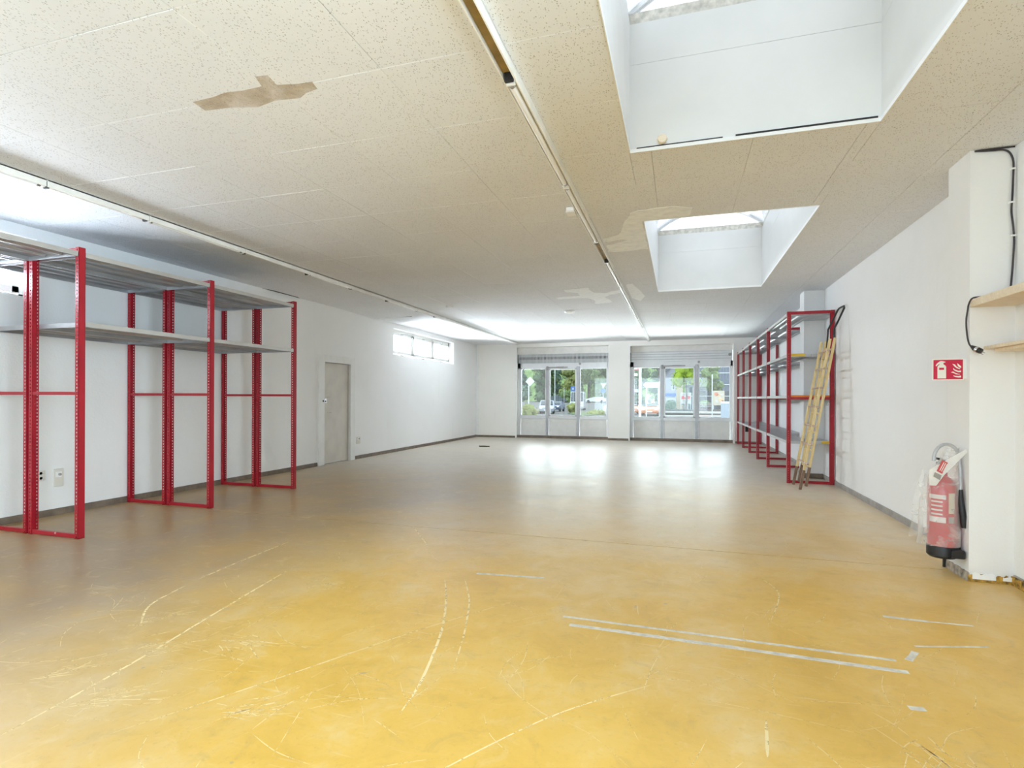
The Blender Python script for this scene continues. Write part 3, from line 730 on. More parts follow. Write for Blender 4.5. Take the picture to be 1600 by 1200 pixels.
def shelf(root, x0, x1, y0, y1, z, lip=.042, name='shelf_board'):
    """galvanised tray: sheet, four turned-down lips, returns and two hat ribs below"""
    t = .0015
    m = MB().box(x0, x1, y0, y1, z - t, z)
    m.box(x0, x0 + t, y0, y1, z - lip, z - t).box(x1 - t, x1, y0, y1, z - lip, z - t).box(x0, x1, y0, y0 + t, z - lip, z - t).box(x0, x1, y1 - t, y1, z - lip, z - t)
    m.box(x0, x0 + .02, y0, y1, z - lip, z - lip + t).box(x1 - .02, x1, y0, y1, z - lip, z - lip + t)
    for k in (.33, .66):
        xr = x0 + (x1 - x0) * k; m.poly([(xr - .035, y0 + .01, z - t), (xr - .02, y0 + .01, z - .02), (xr + .02, y0 + .01, z - .02), (xr + .035, y0 + .01, z - t)], (0, y1 - y0 - .02, 0))
    o = m.build(name, MAT['galv'], root)
    m2 = MB()
    for xx in ((x0 - .0008, x0), (x1, x1 + .0008)): m2.box(xx[0], xx[1], y0 + .002, y1 - .002, z - lip, z - .0005)
    m2.build('shelf_lip', MAT['galv_lip'], o)
    m3 = MB()
    for j in range(18): m3.box(x0 + .05 + (x1 - x0 - .1) * (j % 3) / 2 * 0 + .0, x0 + .05, y0, y0, z, z) if False else None
    m3.b.free()
    return o
rk = empty('shelving_rack', (-5.75, 4.2, 0), 'long red and galvanised double rack against the left wall', 'shelving rack')
ROWS = [(-6.375, -5.785), (-5.755, -5.115)]
ZT = 2.605
FR = [2.06, 3.463, 4.877, 6.277]
for yf in FR:
    for (xa, xb) in ROWS:
        add_post(rk, xa, xa + .042, yf, yf + .058, ZT, -1); add_post(rk, xb - .042, xb, yf, yf + .058, ZT, 1)
        for z0, z1 in ((.004, .042), (1.285, 1.315), (ZT - .05, ZT - .004)):
            MB().box(xa + .042, xb - .042, yf + .004, yf + .030, z0, z1, .002).build('crossbar', MAT['red'], rk)
for i, (ya, yb) in enumerate(zip(FR, FR[1:])):
    for (xa, xb) in ROWS:
        for z in ((2.565,) if i == 0 else (2.565, 1.943)):
            shelf(rk, xa + .003, xb - .003, ya + .060, yb - .002, z)
            if i: pass
# right-hand rack: single row, six frames
rr = empty('shelving_rack', (1.87, 12.6, 0), 'tall red rack with four levels of pale shelves along the right wall', 'shelving rack')
FRR = [9.085, 11.09, 12.49, 13.875, 15.254, 16.58]
RX = (1.55, 2.185); ZR = 2.60
for k, yf in enumerate(FRR):
    add_post(rr, RX[0], RX[0] + .052, yf, yf + .055, ZR, -1)
    add_post(rr, RX[1] - .052, RX[1], yf, yf + .055, ZR, 1)
    for z0, z1 in ((.004, .045), (1.265, 1.305), (ZR - .045, ZR - .002)):
        MB().box(RX[0] + .052, RX[1] - .052, yf + .004, yf + .03, z0, z1, .002).build('crossbar', MAT['red'], rr)
# near frame bolts
for z in (2.575, 1.96, 1.50, 1.29, 1.02, .64, .45):
    for x in (RX[0] + .026, RX[1] - .026):
        MB().lathe([(0, -.008), (.010, -.008), (.012, -.003), (.012, 0), (0, 0)], (x, 9.084, z), 8, 'y').build('bolt', MAT['red'], rr)
for ya, yb in zip(FRR, FRR[1:]):
    for z in (2.575, 1.955, 1.325, .64):
        x1 = RX[1] - .003
        if ya < 9.2:    # the first bay stops short of the pillar
            shelf(rr, RX[0] + .003, 1.885, ya + .058, yb - .002, z); 
            o = MB().box(1.89, RX[1] - .003, ya + .058, 9.73, z - .042, z).build('shelf_end', MAT['galv'], rr)
        else: shelf(rr, RX[0] + .003, x1, ya + .058, yb - .002, z)
for z, xa, xb, mt in ((1.957, 1.61, 1.80, 'yellow_coloured'), (.64, 2.03, 2.13, 'yellow_coloured'), (1.328, 1.603, 2.13, 'orange_coloured')):  # saturated colour strips over the near shelf edges
    MB().box(xa, xb, 9.118, 9.142, z - .036, z + .004).build('coloured_strip', MAT[mt], rr, label='%s strip on the near shelf edge' % mt.replace('_', ' '))
MB().box(1.62, 1.72, 15.24, 15.252, .42, .60, .004).build('tag_plate', MAT['dark'], rr)
MB().lathe([(0, 0), (.02, 0), (.02, .03), (0, .03)], (2.10, 9.07, 1.20), 8, 'y').build('cam_lock', MAT['metal'], rr)

# ================================================================== LADDER
ld = empty('ladder', (1.62, 8.72, 0), 'pale wooden two section ladder leaning at the near end of the right rack', 'ladder')
def stile(x0, z0, x1, z1, y, wd=.030, dp=.034):
    d = Vector((x1 - x0, 0, z1 - z0)); L = d.length; d.normalize(); n = Vector((d.z, 0, -d.x)); m = MB()
    f = .13
    def prism(a, b_, e=0):
        P = []
        for t in (a, b_):
            c = Vector((x0, y, z0)) + d * (L * t)
            P.append([c + n * (sx * (dp / 2 + e)) + Vector((0, sy * (wd / 2 + e), 0)) for sx, sy in ((-1, -1), (1, -1), (1, 1), (-1, 1))])
        mm = MB(); A = [mm.b.verts.new(v) for v in P[0]]; B = [mm.b.verts.new(v) for v in P[1]]
        mm.b.faces.new(A); mm.b.faces.new(B[::-1])
        for i in range(4): mm.b.faces.new((A[i], A[(i + 1) % 4], B[(i + 1) % 4], B[i]))
        bmesh.ops.bevel(mm.b, geom=list(mm.b.edges), offset=.004, segments=1, affect='EDGES')
        return mm
    o = prism(.13, 1).build('stile', MAT['ladder_wood'], ld)
    prism(.0, .13, .001).build('dark_foot', MAT['ladder_dark'], o)
    return d
S1 = (1.617, 0.0, 1.985, 2.11); S2 = (1.690, .05, 2.045, 2.125)
for s in (S1, S2):
    for y in (8.96, 8.485):
        stile(*s, y)
for z in (.375, .64, .90, 1.165, 1.43, 1.70, 1.95):
    x = S1[0] + (S1[2] - S1[0]) * z / 2.11
    MB().tube([(x, 8.33, z), (x, 8.985, z)], .014, 8).build('rung', MAT['rung'], ld, smooth=True)
for z in (.31, .55, .80, 1.07, 1.33, 1.60, 1.86):
    x = S2[0] + (S2[2] - S2[0]) * (z - .05) / 2.075
    MB().tube([(x, 8.47, z), (x, 8.975, z)], .013, 8).build('rung', MAT['ladder_wood'], ld, smooth=True)
MB().tube([(2.050, 8.945, 2.02), (2.058, 8.945, 2.14), (2.066, 8.945, 2.29), (2.10, 8.93, 2.37), (2.165, 8.86, 2.55), (2.172, 8.80, 2.575), (2.172, 8.68, 2.575), (2.172, 8.56, 2.57), (2.165, 8.52, 2.535), (2.08, 8.50, 2.34), (2.040, 8.495, 2.26), (2.034, 8.495, 2.14), (2.030, 8.495, 2.02)], .0125, 8).build('wall_bracket', MAT['black'], ld, label='bent black tube at the top of the ladder', smooth=True)

# ================================================================== EXTINGUISHER, BAG, SIGN
ex = empty('fire_extinguisher', (1.835, 4.72, .125), 'red fire extinguisher with black base hung on the near pillar', 'fire extinguisher')
c0 = (1.835, 4.72, 0)
MB().lathe([(.0, .20), (.090, .20), (.0905, .21), (.0905, .60), (.084, .645), (.066, .685), (.040, .705), (.030, .715), (.030, .74), (0, .74)], c0, 32).build('cylinder', MAT['ext_red'], ex, smooth=True)
MB().lathe([(.0, .125), (.080, .125), (.094, .14), (.0945, .20), (.0915, .212), (0, .212)], c0, 32).build('base_ring', MAT['black'], ex, smooth=True)
MB().box(1.915, 1.9395, 4.69, 4.75, .15, .62, .003).box(1.85, 1.93, 4.60, 4.70, .142, .20, .006).build('wall_bracket', MAT['black'], ex)
MB().lathe([(0, .74), (.024, .74), (.024, .80), (.015, .81), (0, .81)], c0, 14).box(1.80, 1.87, 4.70, 4.74, .80, .815, .004).build('valve', MAT['label_grey'], ex, smooth=True)
MB().poly([(1.80, 4.708, .832), (1.86, 4.708, .82), (1.86, 4.708, .832), (1.80, 4.708, .848)], (0, .024, 0)).build('lever', MAT['black'], ex)
# hose loop over the top and down to the horn
hp = []
for k in range(15):
    a = PI * (1.02 - 1.04 * k / 14); hp.append((1.838 + .078 * math.cos(a), 4.665, .835 + .115 * math.sin(a)))
hp += [(1.917, 4.655, .76), (1.915, 4.645, .68), (1.912, 4.64, .60)]
MB().tube(hp, .0115, 10).build('hose', MAT['alu_grey'], ex, smooth=True)
MB().tube([(1.912, 4.64, .63), (1.915, 4.635, .54), (1.925, 4.63, .44), (1.927, 4.628, .36)], [.014, .017, .019, .012], 10).build('horn', MAT['black'], ex, smooth=True)
def wrap(a0, a1, z0, z1, r=.0912, n_=8):
    m = MB(); 
    for k in range(n_):
        p = [math.radians(a0 + (a1 - a0) * (k + j) / n_) for j in (0, 1)]
        m.flat([(c0[0] + r * math.cos(p[0]), c0[1] + r * math.sin(p[0]), z0), (c0[0] + r * math.cos(p[1]), c0[1] + r * math.sin(p[1]), z0), (c0[0] + r * math.cos(p[1]), c0[1] + r * math.sin(p[1]), z1), (c0[0] + r * math.cos(p[0]), c0[1] + r * math.sin(p[0]), z1)])
    return m
for z0, z1 in ((.555, .585), (.385, .425)): wrap(195, 262, z0, z1).build('white_band', MAT['label_white'], ex)
m = MB()
for z in (.535, .505, .475, .445): 
    q = wrap(205, 250, z - .006, z + .006); 
    me_ = bpy.data.meshes.new('tmp'); q.b.to_mesh(me_); m.b.from_mesh(me_); q.b.free(); bpy.data.meshes.remove(me_)
m.build('label_lines', MAT['label_white'], ex, kind='stuff')
lb = wrap(272, 300, .455, .60, .0913).build('instruction_label', MAT['label_beige'], ex)
q = wrap(272, 298, .385, .43, .0915); q.build('sticker', MAT['label_grey'], ex)

bg_ = MB()
ph = [(.00, .0), ]
def bagpt(u, v):
    """u 0..1 round the front of the cylinder, v 0 bottom .. 1 top"""
    a = math.radians(150 + 200 * u); z = .215 + .71 * v
    r = .105 if v < .62 else .105 - .075 * ((v - .62) / .38) ** .8
    flare = max(0, .5 - abs(u - .12)) * .10 * (1 - v) ** .7
    n_ = mnoise.noise(Vector((u * 5, v * 7, 1.3))) * .012 + mnoise.noise(Vector((u * 13, v * 15, 4))) * .006
    r += flare * (1 if u < .35 else .25) + n_
    cx = c0[0] + .055 * max(0, (v - .6) / .4); cy_ = c0[1] - .03 * max(0, (v - .6) / .4)
    return (min(cx + r * math.cos(a), 1.925), cy_ + r * math.sin(a), z)
NU, NV = 26, 22
vs = [[bg_.b.verts.new(bagpt(i / NU, j / NV)) for i in range(NU + 1)] for j in range(NV + 1)]
for j in range(NV):
    for i in range(NU): bg_.b.faces.new((vs[j][i], vs[j][i + 1], vs[j + 1][i + 1], vs[j + 1][i]))
# loose flap that hangs out to the left
fl_ = [[(1.74, 4.69, .70), (1.70, 4.66, .74), (1.69, 4.66, .77)], [(1.745, 4.665, .60), (1.67, 4.65, .60), (1.634, 4.67, .55)], [(1.74, 4.66, .42), (1.66, 4.67, .40), (1.622, 4.66, .40)], [(1.735, 4.68, .30), (1.67, 4.65, .29), (1.612, 4.68, .265)]]
def lerp(a, b_, t): return tuple(x + (y - x) * t for x, y in zip(a, b_))
G = []
for j in range(13):
    t = j / 12 * 3; k = min(int(t), 2); f = t - k; row = [lerp(fl_[k][i], fl_[k + 1][i], f) for i in range(3)]
    rw = []
    for i in range(9):
        s = i / 8 * 2; q = min(int(s), 1); p = Vector(lerp(row[q], row[q + 1], s - q)); p.y += .012 * mnoise.noise(p * 28); rw.append(bg_.b.verts.new(p))
    G.append(rw)
for a, b_ in zip(G, G[1:]):
    for i in range(8): bg_.b.faces.new((a[i], a[i + 1], b_[i + 1], b_[i]))
bag = bg_.build('plastic_bag', MAT['bag'], smooth=True); tag(bag, 'clear crumpled plastic bag pulled over the fire extinguisher', 'bag')
MB().poly([(1.70, 4.575, .77), (1.93, 4.60, .925), (1.935, 4.60, .90), (1.79, 4.572, .74), (1.74, 4.572, .66), (1.70, 4.575, .66)], (0, -.001, 0)).build('folded_band', MAT['label_white'], bag)
m = MB()
MB().poly([(1.742, 4.570, .765), (1.775, 4.570, .845), (1.81, 4.570, .825), (1.775, 4.570, .745)], (0, -.001, 0)).build('red_print', MAT['red_print'], bag)
MB().poly([(1.722, 4.570, .725), (1.732, 4.570, .755), (1.772, 4.570, .735), (1.762, 4.570, .70)], (0, -.001, 0)).build('dark_print', MAT['label_grey'], bag)
m = MB()
for k in range(3):
    o_x = .006 + k * .010
    m.poly([(1.752 + o_x, 4.5685, .772 - o_x * .5), (1.778 + o_x, 4.5685, .832 - o_x * .5), (1.782 + o_x, 4.5685, .830 - o_x * .5), (1.756 + o_x, 4.5685, .770 - o_x * .5)], (0, -.0005, 0))
m.build('print_lines', MAT['label_white'], bag, kind='stuff')

# fire sign: plate on a bracket, projecting from the pillar
sg = empty('fire_sign', (1.918, 4.62, 1.487), 'red square fire extinguisher sign with flames above the extinguisher', 'sign')
Msg = Matrix.Translation((1.918, 4.62, 1.487)) @ Matrix.Rotation(math.radians(-7), 4, 'Z')
def sgn(name, shapes, mat, y, th=.001):
    m = MB()
    for s in shapes: m.poly([Msg @ Vector((x, y, z)) for x, z in s], Msg.to_3x3() @ Vector((0, -th, 0)))
    return m.build(name, mat, sg)
WS, HS = .176, .146
sgn('plate', [[(-WS - .004, -HS / 2 - .004), (.004, -HS / 2 - .004), (.004, HS / 2 + .004), (-WS - .004, HS / 2 + .004)]], MAT['sign_white'], 0, .004)
sgn('red_field', [[(-WS + .003, -HS / 2 + .003), (-.003, -HS / 2 + .003), (-.003, HS / 2 - .003), (-WS + .003, HS / 2 - .003)]], MAT['sign_red'], -.004)
def sp(u, v): return (-WS + (u - 420) / 735 * WS, HS / 2 - (v - 305) / 605 * HS)
ext = [(530, 870), (530, 520), (545, 490), (575, 465), (590, 440), (560, 450), (530, 475), (510, 505), (485, 495), (505, 445), (545, 395), (600, 355), (640, 355), (720, 375), (725, 395), (680, 410), (670, 440), (690, 465), (725, 490), (740, 520), (740, 870)]
flames = [[(1005, 425), (1060, 480), (1100, 520), (1100, 565), (1050, 545), (1020, 500)], [(890, 445), (950, 460), (985, 520), (1040, 565), (1085, 590), (1060, 600), (1000, 575), (950, 530)],
          [(910, 565), (950, 610), (1030, 650), (1100, 645), (1095, 690), (1030, 690), (950, 650), (915, 610)], [(850, 690), (910, 670), (960, 710), (1030, 740), (1080, 745), (1060, 760), (980, 755), (925, 715)],
          [(910, 780), (960, 800), (1030, 805), (1095, 790), (1100, 845), (1040, 850), (960, 830), (925, 810)]]
sgn('pictogram', [[sp(*p) for p in ext]] + [[sp(*p) for p in f] for f in flames], MAT['sign_white'], -.0052, .0006)
sgn('pictogram_window', [[sp(u, v) for u, v in ((570, 550), (690, 550), (690, 615), (570, 615))]], MAT['sign_red'], -.0060, .0005)
MB().box(1.915, 1.9395, 4.625, 4.66, 1.42, 1.56, .002).build('wall_bracket', MAT['clip'], sg)

# ================================================================== WOODEN SHELVES, RED BOX, CABLES
s1 = MB().box(1.94, 2.195, 3.325, 4.583, 1.918, 1.972, .002).build('wooden_shelf', MAT['board'])
tag(s1, 'upper thick pale wooden shelf fixed beside the near pillar', 'shelf')
s2 = empty('wooden_shelf', (2.1, 3.95, 1.62), 'lower thin pale wooden shelf beside the near pillar', 'shelf')
MB().box(2.02, 2.195, 3.325, 4.583, 1.622, 1.644, .002).build('board', MAT['board'], s2)
MB().box(2.055, 2.195, 3.325, 4.52, 1.600, 1.621, .002).build('support_batten', MAT['board'], s2)
rb = empty('red_box', (2.10, 4.03, 1.6445), 'small red box at the right edge on the lower wooden shelf', 'box')
MB().box(2.05, 2.16, 3.96, 4.125, 1.645, 1.69, .003).build('box_body', MAT['red_print'], rb)
MB().box(2.047, 2.163, 3.957, 4.128, 1.690, 1.708, .003).build('box_lid', MAT['red_print'], rb)

def smooth_path(P, n_=6):
    P = [Vector(p) for p in P]; Q = []
    for i in range(len(P) - 1):
        p0, p1, p2, p3 = P[max(i - 1, 0)], P[i], P[i + 1], P[min(i + 2, len(P) - 1)]
        for k in range(n_):
            t = k / n_; Q.append(.5 * ((2 * p1) + (p2 - p0) * t + (2 * p0 - 5 * p1 + 4 * p2 - p3) * t * t + (3 * p1 - p0 - 3 * p2 + p3) * t ** 3))
    return Q + [P[-1]]
yc = 4.574
cb = empty('power_cable', (2.1, yc, 2.0), 'dark cable clipped down the near pillar from ceiling to upper shelf', 'cable')
MB().tube(smooth_path([(1.962, yc, 3.008), (2.0, yc, 3.004), (2.06, yc, 3.0), (2.13, yc, 2.995), (2.165, yc, 2.965), (2.182, yc, 2.90), (2.180, yc, 2.78), (2.176, yc, 2.66), (2.172, yc, 2.57), (2.182, yc, 2.46), (2.187, yc, 2.36), (2.180, yc, 2.20), (2.172, yc, 2.08), (2.16, yc - .01, 1.98)]), .0062, 8).build('cable_run', MAT['cable'], cb, smooth=True)
MB().tube(smooth_path([(1.962, yc, 3.008), (2.03, yc + .002, 3.010), (2.12, yc + .002, 3.011), (2.19, yc + .002, 3.012)]), .0055, 8).build('ceiling_run', MAT['cable'], cb, smooth=True)
for x, z in ((2.181, 2.86), (2.174, 2.63), (2.186, 2.40)):
    MB().box(x - .016, x + .012, yc - .009, yc + .010, z - .006, z + .006, .002).build('cable_clip', MAT['clip'], cb)
c2 = empty('power_cable', (1.93, 4.57, 1.64), 'short dark cable with a plug hanging from the upper wooden shelf', 'cable')
MB().tube(smooth_path([(2.02, 4.50, 1.979), (1.97, 4.52, 1.980), (1.935, 4.54, 1.975), (1.928, 4.57, 1.94), (1.928, 4.585, 1.90), (1.924, 4.595, 1.83), (1.926, 4.59, 1.74), (1.931, 4.575, 1.67), (1.938, 4.55, 1.635)]), .0055, 8).build('cable_run', MAT['cable'], c2, smooth=True)
pg = MB().tube([(1.936, 4.553, 1.645), (1.946, 4.535, 1.628), (1.962, 4.515, 1.612), (1.972, 4.502, 1.603)], [.008, .017, .019, .018], 10).build('plug', MAT['black'], c2, smooth=True)
MB().tube([(1.972, 4.502, 1.603), (1.986, 4.484, 1.59)], .0028, 6).tube([(1.964, 4.510, 1.594), (1.978, 4.492, 1.581)], .0028, 6).build('plug_pin', MAT['metal'], pg, smooth=True)
MB().tube([(1.951, 4.528, 1.622), (1.960, 4.517, 1.614)], .0205, 10).build('plug_band', MAT['metal'], pg, smooth=True)

# ================================================================== WALL FITTINGS, LIGHTS
def outlet(y0, y1, z0, z1, label, style):
    r = empty('wall_outlet', (XL, (y0 + y1) / 2, (z0 + z1) / 2), label, 'outlet')
    MB().box(XL + .0005, XL + .012, y0, y1, z0, z1, .004).build('cover_plate', MAT['cream_plastic'], r)
    yc_, zc_ = (y0 + y1) / 2, (z0 + z1) / 2
    if style == 0:
        for dz in (.026, -.026):
            MB().lathe([(0, .012), (.017, .012), (.019, .015), (.016, .0155), (.014, .009), (0, .009)], (XL, yc_, zc_ + dz), 14, 'x').build('socket', MAT['clip'], r)
            m = MB()
            for dy in (-.006, 0, .006): m.lathe([(0, .009), (.0018, .009), (.0018, .0098), (0, .0098)], (XL, yc_ + dy, zc_ + dz), 6, 'x')
            m.build('contact_hole', MAT['dark'], r, kind='stuff')
    else:
        MB().lathe([(0, .012), (.014, .012), (.014, .03), (.009, .033), (0, .033)], (XL, yc_ + .005, zc_ + .035), 12, 'x').build('switch_knob', MAT['label_grey'], r)
        MB().box(XL + .012, XL + .016, yc_ - .03, yc_ + .03, zc_ + .005, zc_ + .065, .002).build('switch_plate', MAT['clip'], r)
    return r
outlet(3.917, 4.001, .385, .495, 'small square wall socket behind the left rack', 0)
outlet(4.08, 4.178, .303, .495, 'tall cream wall outlet with a knob behind the left rack', 1)
outlet(9.76, 9.90, .31, .455, 'cream wall outlet low beside the door casing', 1)

def batten(x, y0, y1, state, label, group, nm='batten_light'):
    """ceiling batten: white side faces the room on +X, open reflector below; state tube / empty"""
    r = empty(nm, (x, (y0 + y1) / 2, H), label, 'ceiling light', group)
    hw = .038; z0, z1 = H - .062, H - .002; y0 += .004; y1 -= .004
    MB().box(x + hw - .010, x + hw, y0, y1, z0, z1, .002).box(x - hw, x - hw + .006, y0, y1, z0 + .012, z1).box(x - hw, x + hw, y0, y1, z1 - .012, z1).build('housing', MAT['lamp_body'], r)
    MB().box(x - hw + .007, x + hw - .011, y0 + .03, y1 - .03, z1 - .022, z1 - .0125).build('reflector', MAT['lamp_inner'] if state == 'empty' else MAT['lamp_body'], r)
    for yy in (y0 + .012, y1 - .012):
        MB().box(x - .026, x + .024, yy - .011, yy + .011, z0 - .006, z1 - .013, .004).build('lamp_holder', MAT['clip'] if state == 'tube' else MAT['black'], r)
    if state == 'tube':
        MB().tube([(x - .004, y0 + .024, z0 + .014), (x - .004, y1 - .024, z0 + .014)], .019, 12).build('tube', MAT['tube'], r, smooth=True)
        MB().tube([(x - .004, y0 + .0235, z0 + .014), (x - .004, y0 + .05, z0 + .014)], .0196, 12).tube([(x - .004, y1 - .05, z0 + .014), (x - .004, y1 - .0235, z0 + .014)], .0196, 12).build('tube_cap', MAT['metal'], r, smooth=True)
    return r
XC = -.873; XD = -4.898
LC = [(.2, 1.24, 'empty'), (1.24, 2.76, 'empty'), (2.76, 4.26, 'tube'), (4.26, 5.88, 'tube'), (5.88, 6.76, 'empty'), (6.76, 8.20, 'tube'), (8.20, 10.0, 'tube'), (10.0, 11.8, 'tube'), (11.8, 13.3, 'tube'), (13.3, 14.9, 'tube'), (14.9, 16.4, 'tube')]
order = ['first', 'second', 'third', 'fourth', 'fifth', 'sixth', 'seventh', 'eighth', 'ninth', 'tenth', 'eleventh', 'twelfth']
for k, (a, b_, s) in enumerate(LC[1:]):
    batten(XC, a, b_, s, ('%s batten light of the middle row counted from the camera, %s' % (order[k], 'brown and without its tube' if s == 'empty' else 'white with an unlit tube')), 'batten lights in the middle row')
LD = [(1.5, 3.05, 'tube'), (3.05, 3.93, 'empty'), (3.93, 5.13, 'tube'), (5.13, 6.28, 'empty'), (6.28, 7.28, 'tube'), (7.28, 8.40, 'empty'), (8.40, 9.48, 'tube'), (9.48, 10.33, 'empty'), (10.33, 11.92, 'tube'), (11.92, 13.5, 'tube'), (13.5, 15.2, 'tube'), (15.2, 16.4, 'tube')]
for k, (a, b_, s) in enumerate(LD):
    batten(XD, a, b_, s, ('%s batten light of the left row counted from the camera, %s' % (order[k], 'without its tube' if s == 'empty' else 'with an unlit tube')), 'batten lights in the left row')
jb = empty('junction_box', (-.99, 4.92, H), 'small white box on the ceiling beside the middle light row', 'junction box')
MB().box(-1.0, -.925, 4.86, 4.98, H - .045, H - .003, .005).build('box_body', MAT['clip'], jb)
MB().box(-1.004, -.921, 4.856, 4.984, H - .052, H - .045, .003).build('box_lid', MAT['clip'], jb)
def detector(x, y, label, r_=.055):
    r = empty('smoke_detector', (x, y, H), label, 'smoke detector')
    MB().lathe([(0, -.002), (r_ * 1.1, -.002), (r_ * 1.1, -.012), (0, -.012)], (x, y, H), 18).build('base_plate', MAT['clip'], r, smooth=True)
    MB().lathe([(0, -.012), (r_, -.012), (r_ * .95, -.032), (r_ * .55, -.045), (0, -.046)], (x, y, H), 18).build('sensor_head', MAT['clip'], r, smooth=True)
detector(-2.12, 10.68, 'round white detector on the ceiling beyond the filled patches', .10)
detector(-4.18, 9.47, 'round white detector on the ceiling near the left light row', .07)
sc = MB().poly([(-5.05, 13.35, .001), (-4.93, 13.42, .001), (-4.75, 13.36, .001), (-4.80, 13.28, .001), (-4.97, 13.25, .001)], (0, 0, .02)).build('debris_scrap', MAT['dark'])
tag(sc, 'dark scrap lying on the floor below the high window', 'scrap')

# ================================================================== OUTSIDE
GZ = -.45
MAT['asphalt'] = simple('pale_asphalt', (.115, .112, .106), .9, var=.08, scale=1.5)
MAT['paving'] = simple('pale_paving', (.52, .51, .49), .9, var=.06, scale=2)
MAT['grass'] = simple('verge_grass', (.085, .125, .035), .9, var=.35, scale=3)
MAT['sand'] = simple('beige_sand', (.22, .17, .125), .9, var=.1)
def leafm(name, a, b_): 
    m, t, b = nodes(name); p = pos(t)
    t.links.new(ramp(t, noise(t, p, 1.4, 5, .7), [(.3, a), (.68, b_)]), b.inputs['Base Color']); b.inputs['Roughness'].default_value = .6
    b.inputs['Specular IOR Level'].default_value = .2
    tl = t.nodes.new('ShaderNodeBsdfTranslucent'); t.links.new(ramp(t, noise(t, p, 1.4, 5, .7), [(.3, a), (.68, b_)]), tl.inputs[0])
    mx = t.nodes.new('ShaderNodeMixShader'); mx.inputs[0].default_value = .3
    t.links.new(b.outputs[0], mx.inputs[1]); t.links.new(tl.outputs[0], mx.inputs[2]); t.links.new(mx.outputs[0], t.nodes['Material Output'].inputs[0])
    return m
LEAF = [leafm('dark_leaves', (.075, .13, .07), (.18, .26, .14)), leafm('mid_leaves', (.12, .19, .07), (.27, .36, .15)), leafm('lime_leaves', (.22, .34, .02), (.46, .58, .06)), leafm('blue_green_leaves', (.11, .19, .14), (.25, .35, .25)), leafm('olive_leaves', (.18, .22, .06), (.36, .38, .13))]
MAT['bark'] = simple('bark', (.12, .09, .07), .9, var=.3, scale=5)
gr = MB()
for (x0, x1, y0, y1) in ((-60, 30, -60, 80),): gr.box(x0, x1, y0, y1, GZ - .3, GZ)
gr.poly([(-60, 80, GZ), (-60, 100, .40), (-60, 150, .45), (-60, 150, GZ - .3), (-60, 80, GZ - .3)], (90, 0, 0))
g_ = gr.build('ground', MAT['asphalt']); st(g_, 'pale street outside the shop windows')
MB().box(-60, 30, YW + .3, 24, GZ, GZ + .06).build('pavement', MAT['paving'], g_)  # unseen strip, made pale to bounce light up indoors
MB().poly([(-9, 52, GZ + .005), (-7.0, 66, GZ + .005), (-12.5, 68, GZ + .005), (-12, 60, GZ + .005)], (0, 0, .06)).build('verge', MAT['grass'], g_)
MB().poly([(-13.2, 38, GZ + .005), (-10.6, 38, GZ + .005), (-11.6, 45, GZ + .005), (-14, 45, GZ + .005)], (0, 0, .06)).build('verge', MAT['grass'], g_)
MB().poly([(-17.5, 56, GZ + .005), (-14.8, 56, GZ + .005), (-15.4, 66, GZ + .005), (-19, 66, GZ + .005)], (0, 0, .35)).build('gravel_bank', MAT['sand'], g_)
def tree(name, x, y, z, h, wd, mat, label, n_=900, trunk=.35, group=None, low=.15, leaf=.45):
    r = empty(name, (x, y, z), label, 'tree' if name == 'tree' else 'bush', group); m = MB()
    blobs = []
    for k in range(26):
        a = R.uniform(0, 2 * PI); q = R.random() ** .5; zz = z + h * (low + (1 - low) * R.random()); s = wd * .36 * q * math.sin(PI * min(.95, .15 + .8 * (zz - z) / h))
        blobs.append((x + s * math.cos(a), y + s * math.sin(a), zz, wd * R.uniform(.17, .27)))
    for bx_, by_, bz_, br in blobs:   # solid core of the crown
        v = bmesh.ops.create_icosphere(m.b, subdivisions=1, radius=br * .8, matrix=Matrix.Translation((bx_, by_, min(bz_, z + h - br))))['verts']
        for q in v: q.co += Vector((R.gauss(0, .1), R.gauss(0, .1), R.gauss(0, .1))) * br
    for k in range(n_):
        bx_, by_, bz_, br = R.choice(blobs); d = Vector((R.gauss(0, 1), R.gauss(0, 1), R.gauss(0, 1))).normalized(); p = Vector((bx_, by_, min(bz_, z + h - br))) + d * br * R.uniform(.75, 1.15)
        if p.z < z + .05: p.z = z + .05
        s = leaf * R.uniform(.5, 1.2); u = d.orthogonal().normalized(); u.rotate(Matrix.Rotation(R.uniform(0, 6.28), 3, d)); w_ = d.cross(u)
        u = (u + d * R.uniform(-.6, .6)).normalized()
        m.b.faces.new([m.b.verts.new(p + u * s * .5), m.b.verts.new(p + w_ * s * .35), m.b.verts.new(p - u * s * .5), m.b.verts.new(p - w_ * s * .35)])
    m.build('crown', mat, r)
    if trunk: MB().tube([(x, y, z - .05), (x + .1, y, z + h * .3), (x, y, z + h * .6)], [trunk, trunk * .8, trunk * .5], 8).build('trunk', MAT['bark'], r, smooth=True)
    return r
tl = 'tall tree in the row behind the street, %s'
